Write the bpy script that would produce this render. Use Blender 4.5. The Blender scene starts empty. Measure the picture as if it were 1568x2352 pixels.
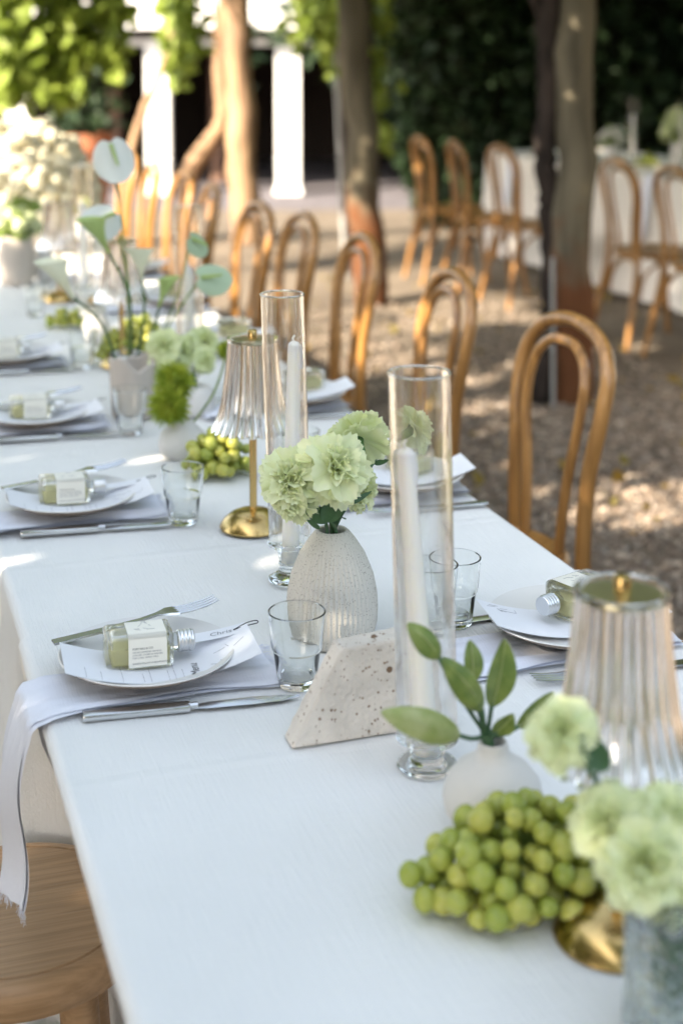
import bpy, bmesh, math, random
import numpy as np
from mathutils import Vector, Matrix, Euler
random.seed(7); RNG = np.random.default_rng(7)
S = bpy.context.scene; COL = S.collection
PI = math.pi
# ------------------------------------------------------------------ camera, sky, sun, exposure
CAMX, CAMH = -0.178, 1.46
PITCH, YAW = math.radians(5.0), math.radians(18.304)
cam = bpy.data.cameras.new('camera'); camo = bpy.data.objects.new('camera', cam); COL.objects.link(camo)
camo.location = (CAMX, 0, CAMH); camo.rotation_euler = (PI/2 - PITCH, 0, -YAW)
cam.sensor_fit = 'AUTO'; cam.sensor_width = 36; cam.lens = 3400/2352*36; cam.shift_y = -0.3227
cam.clip_start = 0.05; cam.clip_end = 600
cam.dof.use_dof = True; cam.dof.focus_distance = 1.78; cam.dof.aperture_fstop = 3.2
S.camera = camo
SUN_DIR = Vector((-0.93, -0.36, 0)).normalized(); SUN_EL = math.radians(31)
w = bpy.data.worlds.new('World'); S.world = w; w.use_nodes = True
nt = w.node_tree; bg = nt.nodes['Background']
sky = nt.nodes.new('ShaderNodeTexSky'); sky.sky_type = 'NISHITA'; sky.sun_disc = False
sky.sun_elevation = SUN_EL; sky.sun_rotation = math.atan2(SUN_DIR.x, SUN_DIR.y)
sky.air_density = 1.0; sky.dust_density = 2.5; sky.ozone_density = 1.0
hs = nt.nodes.new('ShaderNodeHueSaturation'); hs.inputs['Saturation'].default_value = 0.55; hs.inputs['Hue'].default_value = 0.487
nt.links.new(sky.outputs[0], hs.inputs['Color']); nt.links.new(hs.outputs[0], bg.inputs['Color'])
bg.inputs['Strength'].default_value = 0.15
sl = bpy.data.lights.new('sun', 'SUN'); slo = bpy.data.objects.new('sun', sl); COL.objects.link(slo)
sl.energy = 5.0; sl.angle = math.radians(0.6); sl.color = (1.0, 0.86, 0.68)
sv = Vector((SUN_DIR.x*math.cos(SUN_EL), SUN_DIR.y*math.cos(SUN_EL), math.sin(SUN_EL)))
slo.rotation_euler = sv.to_track_quat('Z', 'Y').to_euler()
S.view_settings.view_transform = 'Standard'; S.view_settings.look = 'None'
S.view_settings.exposure = 2.05; S.view_settings.gamma = 1.0
S.render.engine = 'CYCLES'
S.cycles.max_bounces = 14; S.cycles.transmission_bounces = 14; S.cycles.glossy_bounces = 6
S.cycles.diffuse_bounces = 4; S.cycles.transparent_max_bounces = 12
S.cycles.caustics_reflective = False

# places in the yard: a ray of the photograph met with a height or a depth gives the real point
FW = Vector((math.sin(YAW)*math.cos(PITCH), math.cos(YAW)*math.cos(PITCH), -math.sin(PITCH)))
RT = Vector((math.cos(YAW), -math.sin(YAW), 0)); UP = RT.cross(FW)
CAM = Vector((CAMX, 0, CAMH))
def _ray(x, y): return FW*3400 + RT*(x-784) - UP*(y-417.46)
def at(x, y, z=0.75):
    r = _ray(x, y); return CAM + r*((z-CAMH)/r.z)
def atY(x, y, Y):
    r = _ray(x, y); return CAM + r*(Y/r.y)
FWH = Vector((math.sin(YAW), math.cos(YAW)))
def ground_z(x, y):
    D = (x-CAMX)*FWH.x + y*FWH.y
    t = min(1, max(0, (D-11)/6)); return -0.28*t*t*(3-2*t)

# ------------------------------------------------------------------ materials
def pm(name, col, rough=0.5, metal=0, var=0.0, vscale=8, col2=None, bump=0, bscale=60, sss=0, sssr=0.01,
       translucent=0, spec=0.5, stretch=(1,1,1), detail=4, trans=0, ior=1.45, coat=0, sheen=0):
    m = bpy.data.materials.new(name); m.use_nodes = True
    n = m.node_tree; p = n.nodes['Principled BSDF']; L = n.links.new
    c4 = (*col, 1)
    p.inputs['Base Color'].default_value = c4; p.inputs['Roughness'].default_value = rough
    p.inputs['Metallic'].default_value = metal; p.inputs['Specular IOR Level'].default_value = spec
    p.inputs['Transmission Weight'].default_value = trans; p.inputs['IOR'].default_value = ior
    p.inputs['Coat Weight'].default_value = coat; p.inputs['Sheen Weight'].default_value = sheen
    if sss:
        p.inputs['Subsurface Weight'].default_value = sss; p.inputs['Subsurface Radius'].default_value = (1, .9, .5)
        p.inputs['Subsurface Scale'].default_value = sssr
    tc = n.nodes.new('ShaderNodeTexCoord'); mp = n.nodes.new('ShaderNodeMapping')
    mp.inputs['Scale'].default_value = stretch; L(tc.outputs['Object'], mp.inputs['Vector'])
    colout = None
    if var or col2:
        nz = n.nodes.new('ShaderNodeTexNoise'); nz.inputs['Scale'].default_value = vscale
        nz.inputs['Detail'].default_value = detail; L(mp.outputs[0], nz.inputs['Vector'])
        cr = n.nodes.new('ShaderNodeValToRGB')
        a = col2 if col2 else tuple(max(0, c*(1-var)) for c in col)
        b = col if col2 else tuple(min(1, c*(1+var)) for c in col)
        cr.color_ramp.elements[0].position = .36; cr.color_ramp.elements[0].color = (*a, 1)
        cr.color_ramp.elements[1].position = .64; cr.color_ramp.elements[1].color = (*b, 1)
        L(nz.outputs['Fac'], cr.inputs['Fac']); L(cr.outputs[0], p.inputs['Base Color']); colout = cr.outputs[0]
    if bump:
        bz = n.nodes.new('ShaderNodeTexNoise'); bz.inputs['Scale'].default_value = bscale; bz.inputs['Detail'].default_value = 3
        L(mp.outputs[0], bz.inputs['Vector'])
        bn = n.nodes.new('ShaderNodeBump'); bn.inputs['Strength'].default_value = bump; bn.inputs['Distance'].default_value = .01
        L(bz.outputs['Fac'], bn.inputs['Height']); L(bn.outputs[0], p.inputs['Normal'])
    if translucent:
        tr = n.nodes.new('ShaderNodeBsdfTranslucent'); tr.inputs['Color'].default_value = c4
        if colout: L(colout, tr.inputs['Color'])
        mx = n.nodes.new('ShaderNodeMixShader'); mx.inputs[0].default_value = translucent
        L(p.outputs[0], mx.inputs[1]); L(tr.outputs[0], mx.inputs[2]); L(mx.outputs[0], n.nodes['Material Output'].inputs[0])
    return m
def add_spots(m, col, scale, size, rand_detail=0, power=3.0, bump=0):
    """small pores or specks: shaped dark marks that belong to the stone or clay itself"""
    n = m.node_tree; L = n.links.new; p = n.nodes['Principled BSDF']
    tc = n.nodes.new('ShaderNodeTexCoord'); vo = n.nodes.new('ShaderNodeTexVoronoi'); vo.inputs['Scale'].default_value = scale
    wz = n.nodes.new('ShaderNodeTexNoise'); wz.inputs['Scale'].default_value = scale*1.7
    ad = n.nodes.new('ShaderNodeMixRGB'); ad.blend_type = 'ADD'; ad.inputs[0].default_value = .35/scale
    L(tc.outputs['Object'], ad.inputs[1]); L(wz.outputs['Color'], ad.inputs[2]); L(tc.outputs['Object'], wz.inputs['Vector'])
    L(ad.outputs[0], vo.inputs['Vector'])
    # size varies by cell
    sp = n.nodes.new('ShaderNodeSeparateColor'); L(vo.outputs['Color'], sp.inputs[0])
    pw = n.nodes.new('ShaderNodeMath'); pw.operation = 'POWER'; pw.inputs[1].default_value = power; L(sp.outputs[0], pw.inputs[0])
    mu = n.nodes.new('ShaderNodeMath'); mu.operation = 'MULTIPLY'; mu.inputs[1].default_value = size; L(pw.outputs[0], mu.inputs[0])
    lt = n.nodes.new('ShaderNodeMath'); lt.operation = 'LESS_THAN'; L(vo.outputs['Distance'], lt.inputs[0]); L(mu.outputs[0], lt.inputs[1])
    mx = n.nodes.new('ShaderNodeMixRGB'); mx.inputs[2].default_value = (*col, 1); L(lt.outputs[0], mx.inputs[0])
    src = p.inputs['Base Color'].links
    if src: L(src[0].from_socket, mx.inputs[1])
    else: mx.inputs[1].default_value = p.inputs['Base Color'].default_value
    L(mx.outputs[0], p.inputs['Base Color'])
    if bump:
        inv = n.nodes.new('ShaderNodeMath'); inv.operation = 'SUBTRACT'; inv.inputs[0].default_value = 1; L(lt.outputs[0], inv.inputs[1])
        bn = n.nodes.new('ShaderNodeBump'); bn.inputs['Strength'].default_value = bump; bn.inputs['Distance'].default_value = .003
        L(inv.outputs[0], bn.inputs['Height'])
        if p.inputs['Normal'].links: L(p.inputs['Normal'].links[0].from_socket, bn.inputs['Normal'])
        L(bn.outputs[0], p.inputs['Normal'])
    return m
def linen(name, col, scale=520, strength=.55):
    m = pm(name, col, rough=.9, spec=.15, sheen=.1, var=.02, vscale=5)
    n = m.node_tree; L = n.links.new; p = n.nodes['Principled BSDF']
    tc = n.nodes.new('ShaderNodeTexCoord'); hs = []
    for st in ((1, .06, .06), (.06, 1, .3)):
        mp = n.nodes.new('ShaderNodeMapping'); mp.inputs['Scale'].default_value = st; L(tc.outputs['Object'], mp.inputs['Vector'])
        z = n.nodes.new('ShaderNodeTexNoise'); z.inputs['Scale'].default_value = scale; z.inputs['Detail'].default_value = 2
        L(mp.outputs[0], z.inputs['Vector']); hs.append(z.outputs['Fac'])
    ad = n.nodes.new('ShaderNodeMath'); ad.operation = 'ADD'; L(hs[0], ad.inputs[0]); L(hs[1], ad.inputs[1])
    bn = n.nodes.new('ShaderNodeBump'); bn.inputs['Strength'].default_value = strength; bn.inputs['Distance'].default_value = .002
    L(ad.outputs[0], bn.inputs['Height'])
    # broad soft creases of ironed cloth
    z2 = n.nodes.new('ShaderNodeTexNoise'); z2.inputs['Scale'].default_value = 6; z2.inputs['Detail'].default_value = 2; L(tc.outputs['Object'], z2.inputs['Vector'])
    b2 = n.nodes.new('ShaderNodeBump'); b2.inputs['Strength'].default_value = .4; b2.inputs['Distance'].default_value = .02
    sx = n.nodes.new('ShaderNodeSeparateXYZ'); L(tc.outputs['Object'], sx.inputs[0]); cur = sx.outputs[1]
    for op, val in (('MULTIPLY', 1/.64), ('ADD', .335), ('FRACT', 0), ('SUBTRACT', .5), ('ABSOLUTE', 0)):
        k_ = n.nodes.new('ShaderNodeMath'); k_.operation = op; L(cur, k_.inputs[0]); k_.inputs[1].default_value = val; cur = k_.outputs[0]
    mr = n.nodes.new('ShaderNodeMapRange'); mr.interpolation_type = 'SMOOTHSTEP'; mr.inputs[1].default_value = 0; mr.inputs[2].default_value = .022; mr.inputs[3].default_value = .16; mr.inputs[4].default_value = 0; L(cur, mr.inputs[0])
    sm = n.nodes.new('ShaderNodeMath'); sm.operation = 'ADD'; L(z2.outputs['Fac'], sm.inputs[0]); L(mr.outputs[0], sm.inputs[1])
    L(sm.outputs[0], b2.inputs['Height']); L(bn.outputs[0], b2.inputs['Normal']); L(b2.outputs[0], p.inputs['Normal'])
    return m
def stripes_wood(name, a, b, scale=40, stretch=(1,1,.08), rough=.4, bump=.1, coat=0):
    return pm(name, b, rough=rough, col2=a, vscale=scale, stretch=stretch, bump=bump, bscale=scale*2, detail=6, coat=coat)

M = {}
M['linen'] = linen('white_linen', (.80, .80, .79))
M['linen_far'] = linen('white_linen_far', (.76, .72, .66), scale=500)
M['napkin'] = linen('napkin_gauze', (.74, .76, .84), scale=420, strength=.25)
M['glass'] = pm('clear_glass', (.97, .985, .98), rough=0, trans=1, ior=1.46)
M['tubeglass'] = pm('tube_glass', (.99, .985, .98), rough=0, trans=1, ior=1.46)
M['shadeglass'] = pm('ribbed_glass', (.95, .94, .94), rough=.01, trans=1, ior=1.47)
M['liquid'] = pm('yellow_cocktail', (1.0, .93, .56), rough=0, trans=1, ior=1.36)
def milky(m, f, col=(.85, .85, .85)):
    n = m.node_tree; L = n.links.new; p = n.nodes['Principled BSDF']; tr = n.nodes.new('ShaderNodeBsdfTranslucent'); tr.inputs['Color'].default_value = (*col, 1)
    df = n.nodes.new('ShaderNodeBsdfDiffuse'); df.inputs['Color'].default_value = (*col, 1); a = n.nodes.new('ShaderNodeMixShader'); L(df.outputs[0], a.inputs[1]); L(tr.outputs[0], a.inputs[2])
    mx = n.nodes.new('ShaderNodeMixShader'); mx.inputs[0].default_value = f; L(p.outputs[0], mx.inputs[1]); L(a.outputs[0], mx.inputs[2]); L(mx.outputs[0], n.nodes['Material Output'].inputs[0])
milky(M['shadeglass'], .03)
def thin_wall(m, lo=.12):
    # a thin glass wall lets most light straight through where it is seen face-on
    n = m.node_tree; L = n.links.new; tr = n.nodes.new('ShaderNodeBsdfTransparent'); tr.inputs['Color'].default_value = (.985, .985, .98, 1)
    lw = n.nodes.new('ShaderNodeLayerWeight'); lw.inputs['Blend'].default_value = .3; r = n.nodes.new('ShaderNodeMapRange'); r.inputs[3].default_value = lo; r.inputs[4].default_value = 1.0
    L(lw.outputs['Facing'], r.inputs[0]); mx = n.nodes.new('ShaderNodeMixShader'); L(r.outputs[0], mx.inputs[0]); L(tr.outputs[0], mx.inputs[1]); L(n.nodes['Principled BSDF'].outputs[0], mx.inputs[2]); L(mx.outputs[0], n.nodes['Material Output'].inputs[0])
thin_wall(M['tubeglass'], .07); milky(M['liquid'], .75, (1.0, .96, .60)); M['bottleglass'] = pm('flask_glass', (.985, .99, .985), rough=0, trans=1, ior=1.46); thin_wall(M['bottleglass'], .3)
M['iceglass'] = pm('textured_glass', (.9, .96, .97), rough=.03, trans=1, ior=1.45, bump=.9, bscale=70)
M['water'] = pm('water', (.95, .98, .98), rough=0, trans=1, ior=1.33)
M['brass'] = pm('brushed_brass', (.60, .42, .17), rough=.24, metal=1, var=.12, vscale=60, stretch=(1, 1, .05))
M['capmirror'] = pm('dull_brass', (.42, .38, .24), rough=.3, metal=1)
M['steel'] = pm('steel', (.70, .71, .72), rough=.26, metal=1)
M['alu'] = pm('aluminium', (.72, .73, .74), rough=.33, metal=1, bump=.05)
M['wax'] = pm('ivory_wax', (.92, .90, .86), rough=.5, sss=.4, sssr=.006, spec=.3)
M['stone'] = add_spots(add_spots(pm('travertine', (.72, .66, .59), rough=.85, col2=(.60, .55, .49), vscale=22, bump=.35, bscale=180, spec=.2), (.30, .22, .16), 300, .55, power=7.0, bump=1), (.20, .13, .085), 95, .45, power=20.0, bump=1)
M['ceramic'] = add_spots(pm('speckled_clay', (.63, .60, .54), rough=.9, var=.03, bump=.12, bscale=500, spec=.15), (.30, .27, .23), 700, .5)
M['matte'] = pm('matte_white_clay', (.66, .64, .61), rough=.9, var=.02, bump=.06, bscale=400, spec=.15)
M['greyclay'] = pm('grey_clay', (.52, .47, .42), rough=.9, var=.06, bump=.2, bscale=200, spec=.15)
M['plate_top'] = pm('plate_glaze', (.72, .71, .69), rough=.35)
M['plate_under'] = pm('plate_stoneware', (.33, .27, .22), rough=.75, var=.15, vscale=40)
M['paper'] = pm('paper', (.85, .86, .90), rough=.8, spec=.2, translucent=.08)
M['label'] = pm('label_paper', (.80, .78, .70), rough=.7, spec=.2)
M['ink'] = pm('ink', (.035, .035, .04), rough=.6)
M['inkgrey'] = pm('pencil_ink', (.25, .25, .28), rough=.7)
M['chair'] = stripes_wood('bent_beech', (.22, .105, .028), (.42, .215, .066), scale=60, stretch=(1, 1, .05), rough=.33, bump=.04, coat=.25)
M['stool'] = stripes_wood('natural_oak', (.32, .20, .105), (.42, .27, .15), scale=60, stretch=(.12, 2.2, 2.2), rough=.4, bump=.15)
M['carn'] = pm('carnation_petal', (.84, .87, .64), rough=.75, col2=(.77, .83, .48), vscale=30, translucent=.35, spec=.2)
M['carn_b'] = pm('carnation_petal_pale', (.82, .86, .60), rough=.75, col2=(.75, .82, .46), vscale=30, translucent=.35, spec=.2)
M['stem'] = pm('stem_green', (.055, .12, .055), rough=.55, var=.2, vscale=60)
M['calyx'] = pm('calyx_green', (.07, .16, .05), rough=.55, var=.2, vscale=60)
M['leaf'] = pm('leaf_green', (.27, .34, .09), rough=.36, col2=(.15, .23, .05), vscale=60, translucent=.25, bump=.25, bscale=90)
M['leaf_pale'] = pm('leaf_pale', (.52, .56, .27), rough=.45, col2=(.36, .43, .14), vscale=55, translucent=.25)
M['leaf_dark'] = pm('leaf_dark', (.05, .12, .04), rough=.45, var=.2, vscale=40, translucent=.15)
M['fuzz'] = pm('green_fuzz', (.56, .62, .08), rough=.6, col2=(.26, .38, .03), vscale=38, translucent=.3)
M['grape'] = pm('green_grape', (.52, .52, .115), rough=.2, col2=(.41, .44, .09), vscale=60, sss=.35, sssr=.008, bump=.03, bscale=120)
M['calla'] = pm('calla_spathe', (.82, .83, .66), rough=.5, translucent=.3)
M['calla_g'] = pm('calla_green', (.42, .54, .20), rough=.5, translucent=.3)
M['anth'] = pm('anthurium_white', (.66, .70, .66), rough=.3, translucent=.25, var=.03)
M['anth_g'] = pm('anthurium_green', (.40, .52, .36), rough=.3, translucent=.25, var=.05)
M['cream'] = pm('cream_petal', (.86, .82, .66), rough=.8, translucent=.3, spec=.2)
M['white_petal'] = pm('white_petal', (.84, .83, .78), rough=.8, translucent=.3, spec=.2)
M['yellow'] = pm('flower_eye', (.65, .38, .05), rough=.7)
M['soil'] = pm('soil', (.20, .165, .128), rough=.95, col2=(.14, .115, .09), vscale=3, bump=.5, bscale=40, detail=8, spec=.15)
M['paving'] = pm('dark_paving', (.12, .11, .12), rough=.9, var=.15, vscale=5, bump=.2)
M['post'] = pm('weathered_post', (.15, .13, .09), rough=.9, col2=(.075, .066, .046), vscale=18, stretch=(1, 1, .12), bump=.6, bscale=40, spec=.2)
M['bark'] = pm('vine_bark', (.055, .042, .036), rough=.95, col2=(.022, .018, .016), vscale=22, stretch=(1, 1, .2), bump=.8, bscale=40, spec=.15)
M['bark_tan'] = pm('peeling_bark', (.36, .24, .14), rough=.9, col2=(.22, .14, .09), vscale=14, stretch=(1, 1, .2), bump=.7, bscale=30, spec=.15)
M['vine'] = pm('vine_leaf', (.28, .35, .055), rough=.55, col2=(.18, .25, .04), vscale=6, translucent=.4)
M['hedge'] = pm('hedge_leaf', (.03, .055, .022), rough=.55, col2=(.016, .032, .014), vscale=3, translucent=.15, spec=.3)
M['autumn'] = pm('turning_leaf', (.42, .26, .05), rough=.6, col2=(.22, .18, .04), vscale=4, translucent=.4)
M['core'] = pm('inner_shade', (.015, .018, .01), rough=1, spec=0)  # near-black colour stands in for the shade deep inside the hedges
M['white_paint'] = pm('white_paint', (.80, .79, .77), rough=.6)
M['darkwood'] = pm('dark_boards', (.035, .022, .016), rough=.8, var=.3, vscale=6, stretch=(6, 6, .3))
M['brownpost'] = pm('brown_post', (.16, .09, .06), rough=.8, var=.15)
M['terracotta'] = pm('terracotta', (.38, .14, .07), rough=.85, var=.12)
M['pipe'] = pm('white_pipe', (.34, .34, .33), rough=.5)

def foot_stain(m, col, h):
    n = m.node_tree; L = n.links.new; p = n.nodes['Principled BSDF']; tc = n.nodes.new('ShaderNodeTexCoord'); sx = n.nodes.new('ShaderNodeSeparateXYZ'); L(tc.outputs['Object'], sx.inputs[0])
    nz = n.nodes.new('ShaderNodeTexNoise'); nz.inputs['Scale'].default_value = 9; L(tc.outputs['Object'], nz.inputs['Vector'])
    a = n.nodes.new('ShaderNodeMath'); a.operation = 'MULTIPLY_ADD'; a.inputs[1].default_value = .7; L(nz.outputs['Fac'], a.inputs[0]); L(sx.outputs[2], a.inputs[2])
    r = n.nodes.new('ShaderNodeMapRange'); r.inputs[1].default_value = h+.5; r.inputs[2].default_value = h+.2; L(a.outputs[0], r.inputs[0])
    x = n.nodes.new('ShaderNodeMixRGB'); x.inputs[2].default_value = (*col, 1); L(r.outputs[0], x.inputs[0]); L(p.inputs['Base Color'].links[0].from_socket, x.inputs[1]); L(x.outputs[0], p.inputs['Base Color'])
foot_stain(M['post'], (.12, .05, .022), .62)
def by_object(m, a, b):
    n = m.node_tree; L = n.links.new; oi = n.nodes.new('ShaderNodeObjectInfo'); r = n.nodes.new('ShaderNodeValToRGB')
    r.color_ramp.elements[0].color = (*a, 1); r.color_ramp.elements[1].color = (*b, 1); L(oi.outputs['Random'], r.inputs[0])
    x = n.nodes.new('ShaderNodeMixRGB'); x.blend_type = 'MULTIPLY'; x.inputs[0].default_value = 1; p = n.nodes['Principled BSDF']
    L(p.inputs['Base Color'].links[0].from_socket, x.inputs[1]); L(r.outputs[0], x.inputs[2]); L(x.outputs[0], p.inputs['Base Color'])
by_object(M['grape'], (.62, .72, .55), (1.0, .95, 1.0)); by_object(M['chair'], (.82, .80, .78), (1.0, 1.0, 1.0))
# one gravel material whose colour changes from stone to stone
def gravel_mat():
    m = pm('gravel_stones', (.3, .24, .19), rough=.9, spec=.2); n = m.node_tree; L = n.links.new
    tc = n.nodes.new('ShaderNodeTexCoord'); v = n.nodes.new('ShaderNodeTexVoronoi'); v.inputs['Scale'].default_value = 42
    L(tc.outputs['Object'], v.inputs['Vector']); sp = n.nodes.new('ShaderNodeSeparateColor'); L(v.outputs['Color'], sp.inputs[0])
    cr = n.nodes.new('ShaderNodeValToRGB'); e = cr.color_ramp.elements
    e[0].color = (.10, .083, .07, 1); e[1].color = (.46, .38, .30, 1)
    for p_, c_ in ((.3, (.20, .155, .12, 1)), (.55, (.28, .215, .165, 1)), (.75, (.24, .21, .185, 1))):
        q = e.new(p_); q.color = c_
    L(sp.outputs[0], cr.inputs['Fac']); L(cr.outputs[0], n.nodes['Principled BSDF'].inputs['Base Color']); return m
M['gravel'] = gravel_mat()

# ------------------------------------------------------------------ mesh helpers
class G:
    def __init__(s): s.v = []; s.f = []
    def add(s, V, F):
        o = len(s.v); s.v += [tuple(p) for p in V]; s.f += [tuple(i+o for i in f) for f in F]; return s
    def box(s, x0, x1, y0, y1, z0, z1):
        V = [(x0,y0,z0),(x1,y0,z0),(x1,y1,z0),(x0,y1,z0),(x0,y0,z1),(x1,y0,z1),(x1,y1,z1),(x0,y1,z1)]
        return s.add(V, [(3,2,1,0),(4,5,6,7),(0,1,5,4),(1,2,6,5),(2,3,7,6),(3,0,4,7)])
    def lathe(s, prof, n=32, c=(0,0,0), fl=None, close=False):
        V = []; F = []; rows = []
        for k, (r, z) in enumerate(prof):
            if r < 1e-6: rows.append([len(V)]); V.append((c[0], c[1], c[2]+z)); continue
            row = []
            for i in range(n):
                a = 2*PI*i/n; rr, zz = (r, z) if fl is None else fl(r, z, a, k)
                row.append(len(V)); V.append((c[0]+rr*math.cos(a), c[1]+rr*math.sin(a), c[2]+zz))
            rows.append(row)
        R = list(zip(rows[:-1], rows[1:]))
        if close: R.append((rows[-1], rows[0]))
        for a, b in R:
            for i in range(n):
                j = (i+1) % n
                if len(a) == 1 and len(b) == 1: break
                if len(a) == 1: F.append((a[0], b[j], b[i]))
                elif len(b) == 1: F.append((a[i], a[j], b[0]))
                else: F.append((a[i], a[j], b[j], b[i]))
        return s.add(V, F)
    def tube(s, pts, rad, n=8, cap=True, flat=None):
        pts = [Vector(p) for p in pts]; m = len(pts)
        if not hasattr(rad, '__len__'): rad = [rad]*m
        t0 = (pts[1]-pts[0]).normalized(); nrm = t0.orthogonal().normalized(); V = []; F = []
        for i, p in enumerate(pts):
            t = (pts[min(i+1, m-1)]-pts[max(i-1, 0)]).normalized()
            nrm = (nrm - t*nrm.dot(t)).normalized(); b = t.cross(nrm)
            for k in range(n):
                a = 2*PI*k/n; V.append(p + nrm*(math.cos(a)*rad[i]) + b*(math.sin(a)*rad[i]))
        for i in range(m-1):
            for k in range(n):
                j = (k+1) % n; F.append((i*n+k, i*n+j, (i+1)*n+j, (i+1)*n+k))
        if cap: F.append(tuple(range(n-1, -1, -1))); F.append(tuple((m-1)*n+k for k in range(n)))
        return s.add(V, F)
    def grid(s, fn, nu, nv):
        V = [fn(i/(nu-1), j/(nv-1)) for i in range(nu) for j in range(nv)]
        F = [(i*nv+j, (i+1)*nv+j, (i+1)*nv+j+1, i*nv+j+1) for i in range(nu-1) for j in range(nv-1)]
        return s.add(V, F)
    def ell(s, c, r, n=10, m=7):
        rr = r if hasattr(r, '__len__') else (r, r, r)
        V = [(c[0], c[1], c[2]-rr[2])]; F = []
        for j in range(1, m):
            t = PI*j/m
            for i in range(n):
                a = 2*PI*i/n; V.append((c[0]+rr[0]*math.sin(t)*math.cos(a), c[1]+rr[1]*math.sin(t)*math.sin(a), c[2]-rr[2]*math.cos(t)))
        V.append((c[0], c[1], c[2]+rr[2])); e = len(V)-1
        for i in range(n):
            j = (i+1) % n; F.append((0, 1+j, 1+i)); F.append((e, e-n+i, e-n+j))
        for k in range(m-2):
            for i in range(n):
                j = (i+1) % n; a = 1+k*n; F.append((a+i, a+j, a+n+j, a+n+i))
        return s.add(V, F)
    def mesh(s, name, smooth=True, angle=40):
        me = bpy.data.meshes.new(name); me.from_pydata(s.v, [], s.f); me.update()
        if smooth:
            me.polygons.foreach_set('use_smooth', [True]*len(me.polygons)); me.set_sharp_from_angle(angle=math.radians(angle))
        return me
def rbox(sx, sy, sz, r, seg=3, c=(0,0,0)):
    bm = bmesh.new(); bmesh.ops.create_cube(bm, size=1)
    for v in bm.verts: v.co = Vector((v.co.x*sx+c[0], v.co.y*sy+c[1], v.co.z*sz+c[2]))
    bmesh.ops.bevel(bm, geom=bm.edges[:], offset=r, segments=seg, profile=.5, affect='EDGES')
    V = [v.co.copy() for v in bm.verts]; bm.verts.index_update(); F = [tuple(v.index for v in f.verts) for f in bm.faces]; bm.free()
    return V, F
def obj(name, me, mat, parent=None, loc=None, rot=None, mtx=None):
    if isinstance(me, G): me = me.mesh(name)
    o = bpy.data.objects.new(name, me); COL.objects.link(o)
    if mat and not me.materials: me.materials.append(M[mat] if isinstance(mat, str) else mat)
    if parent: o.parent = parent
    if loc is not None: o.location = loc
    if rot is not None: o.rotation_euler = rot
    if mtx is not None: o.matrix_local = mtx
    return o
def tag(o, label, cat, group=None, kind=None):
    if label: o['label'] = label
    if cat: o['category'] = cat
    if group: o['group'] = group
    if kind: o['kind'] = kind
    return o
def thing(name, label, cat, loc=(0,0,0), rotz=0, group=None):
    o = bpy.data.objects.new(name, None); COL.objects.link(o); o.empty_display_size = .05
    o.location = loc; o.rotation_euler = (0, 0, rotz); return tag(o, label, cat, group)
def dup(root, loc, rotz=0, label=None, group=None):
    r = root.copy(); COL.objects.link(r); r.location = loc; r.rotation_euler = (0, 0, rotz)
    if label: r['label'] = label
    if group: r['group'] = group
    def rec(a, b):
        for ch in kids.get(a, []):
            c = ch.copy(); COL.objects.link(c); c.parent = b; rec(ch, c)
    kids = {}
    for o in list(COL.objects):
        if o.parent: kids.setdefault(o.parent, []).append(o)
    rec(root, r); return r
def cr(pts, n=8, closed=False):
    P = [Vector(p) for p in pts]; out = []
    for i in range(len(P)-1):
        a = P[max(i-1, 0)]; b = P[i]; c = P[i+1]; d = P[min(i+2, len(P)-1)]
        for k in range(n):
            t = k/n; out.append(.5*((2*b)+(c-a)*t+(2*a-5*b+4*c-d)*t*t+(3*b-a-3*c+d)*t*t*t))
    out.append(P[-1]); return out
def lerp(a, b, t): return a+(b-a)*t
def ss(a, b, x): t = min(1, max(0, (x-a)/(b-a))); return t*t*(3-2*t)
def text_mesh(s, size, shear=0):
    cu = bpy.data.curves.new('t', 'FONT'); cu.body = s; cu.size = size; cu.shear = shear; cu.resolution_u = 2
    o = bpy.data.objects.new('t', cu); COL.objects.link(o)
    bpy.context.view_layer.update()
    me = bpy.data.meshes.new_from_object(o.evaluated_get(bpy.context.evaluated_depsgraph_get()))
    V = [v.co.copy() for v in me.vertices]; F = [tuple(p.vertices) for p in me.polygons]
    bpy.data.objects.remove(o); bpy.data.curves.remove(cu); bpy.data.meshes.remove(me); return V, F
def leaf_sheet(n_leaf, pos, size, flat=0.0, aspect=.75, bias=(0, 0, 0)):
    """many small folded leaves as one numpy-built mesh; pos is (n,3)"""
    n = len(pos); s = size*(0.5+.9*RNG.random(n)**1.3)
    ax = RNG.normal(size=(n, 3)); ax /= np.linalg.norm(ax, axis=1)[:, None]
    nr = RNG.normal(size=(n, 3)); nr[:, 2] += flat; nr += np.array(bias)[None]; nr -= ax*np.sum(ax*nr, 1)[:, None]; nr /= np.linalg.norm(nr, axis=1)[:, None]
    sd = np.cross(ax, nr)
    def P(a, b, c): return pos + ax*(a*s)[:, None] + sd*(b*s)[:, None] + nr*(c*s)[:, None]
    V = np.stack([P(-.5, 0, 0), P(-.12, aspect*.5, .1), P(.3, aspect*.38, .08), P(.55, 0, -.06), P(.3, -aspect*.38, .08), P(-.12, -aspect*.5, .1)], 1).reshape(-1, 3)
    b = np.arange(n)[:, None]*6
    F = np.concatenate([b+np.array([[0, 1, 2, 3]]), b+np.array([[0, 3, 4, 5]])], 0)
    me = bpy.data.meshes.new('leaves'); me.vertices.add(len(V)); me.vertices.foreach_set('co', V.ravel())
    nf = len(F); me.loops.add(nf*4); me.loops.foreach_set('vertex_index', F.ravel()); me.polygons.add(nf)
    me.polygons.foreach_set('loop_start', np.arange(nf)*4); me.polygons.foreach_set('loop_total', np.full(nf, 4)); me.update(calc_edges=True)
    return me

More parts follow.
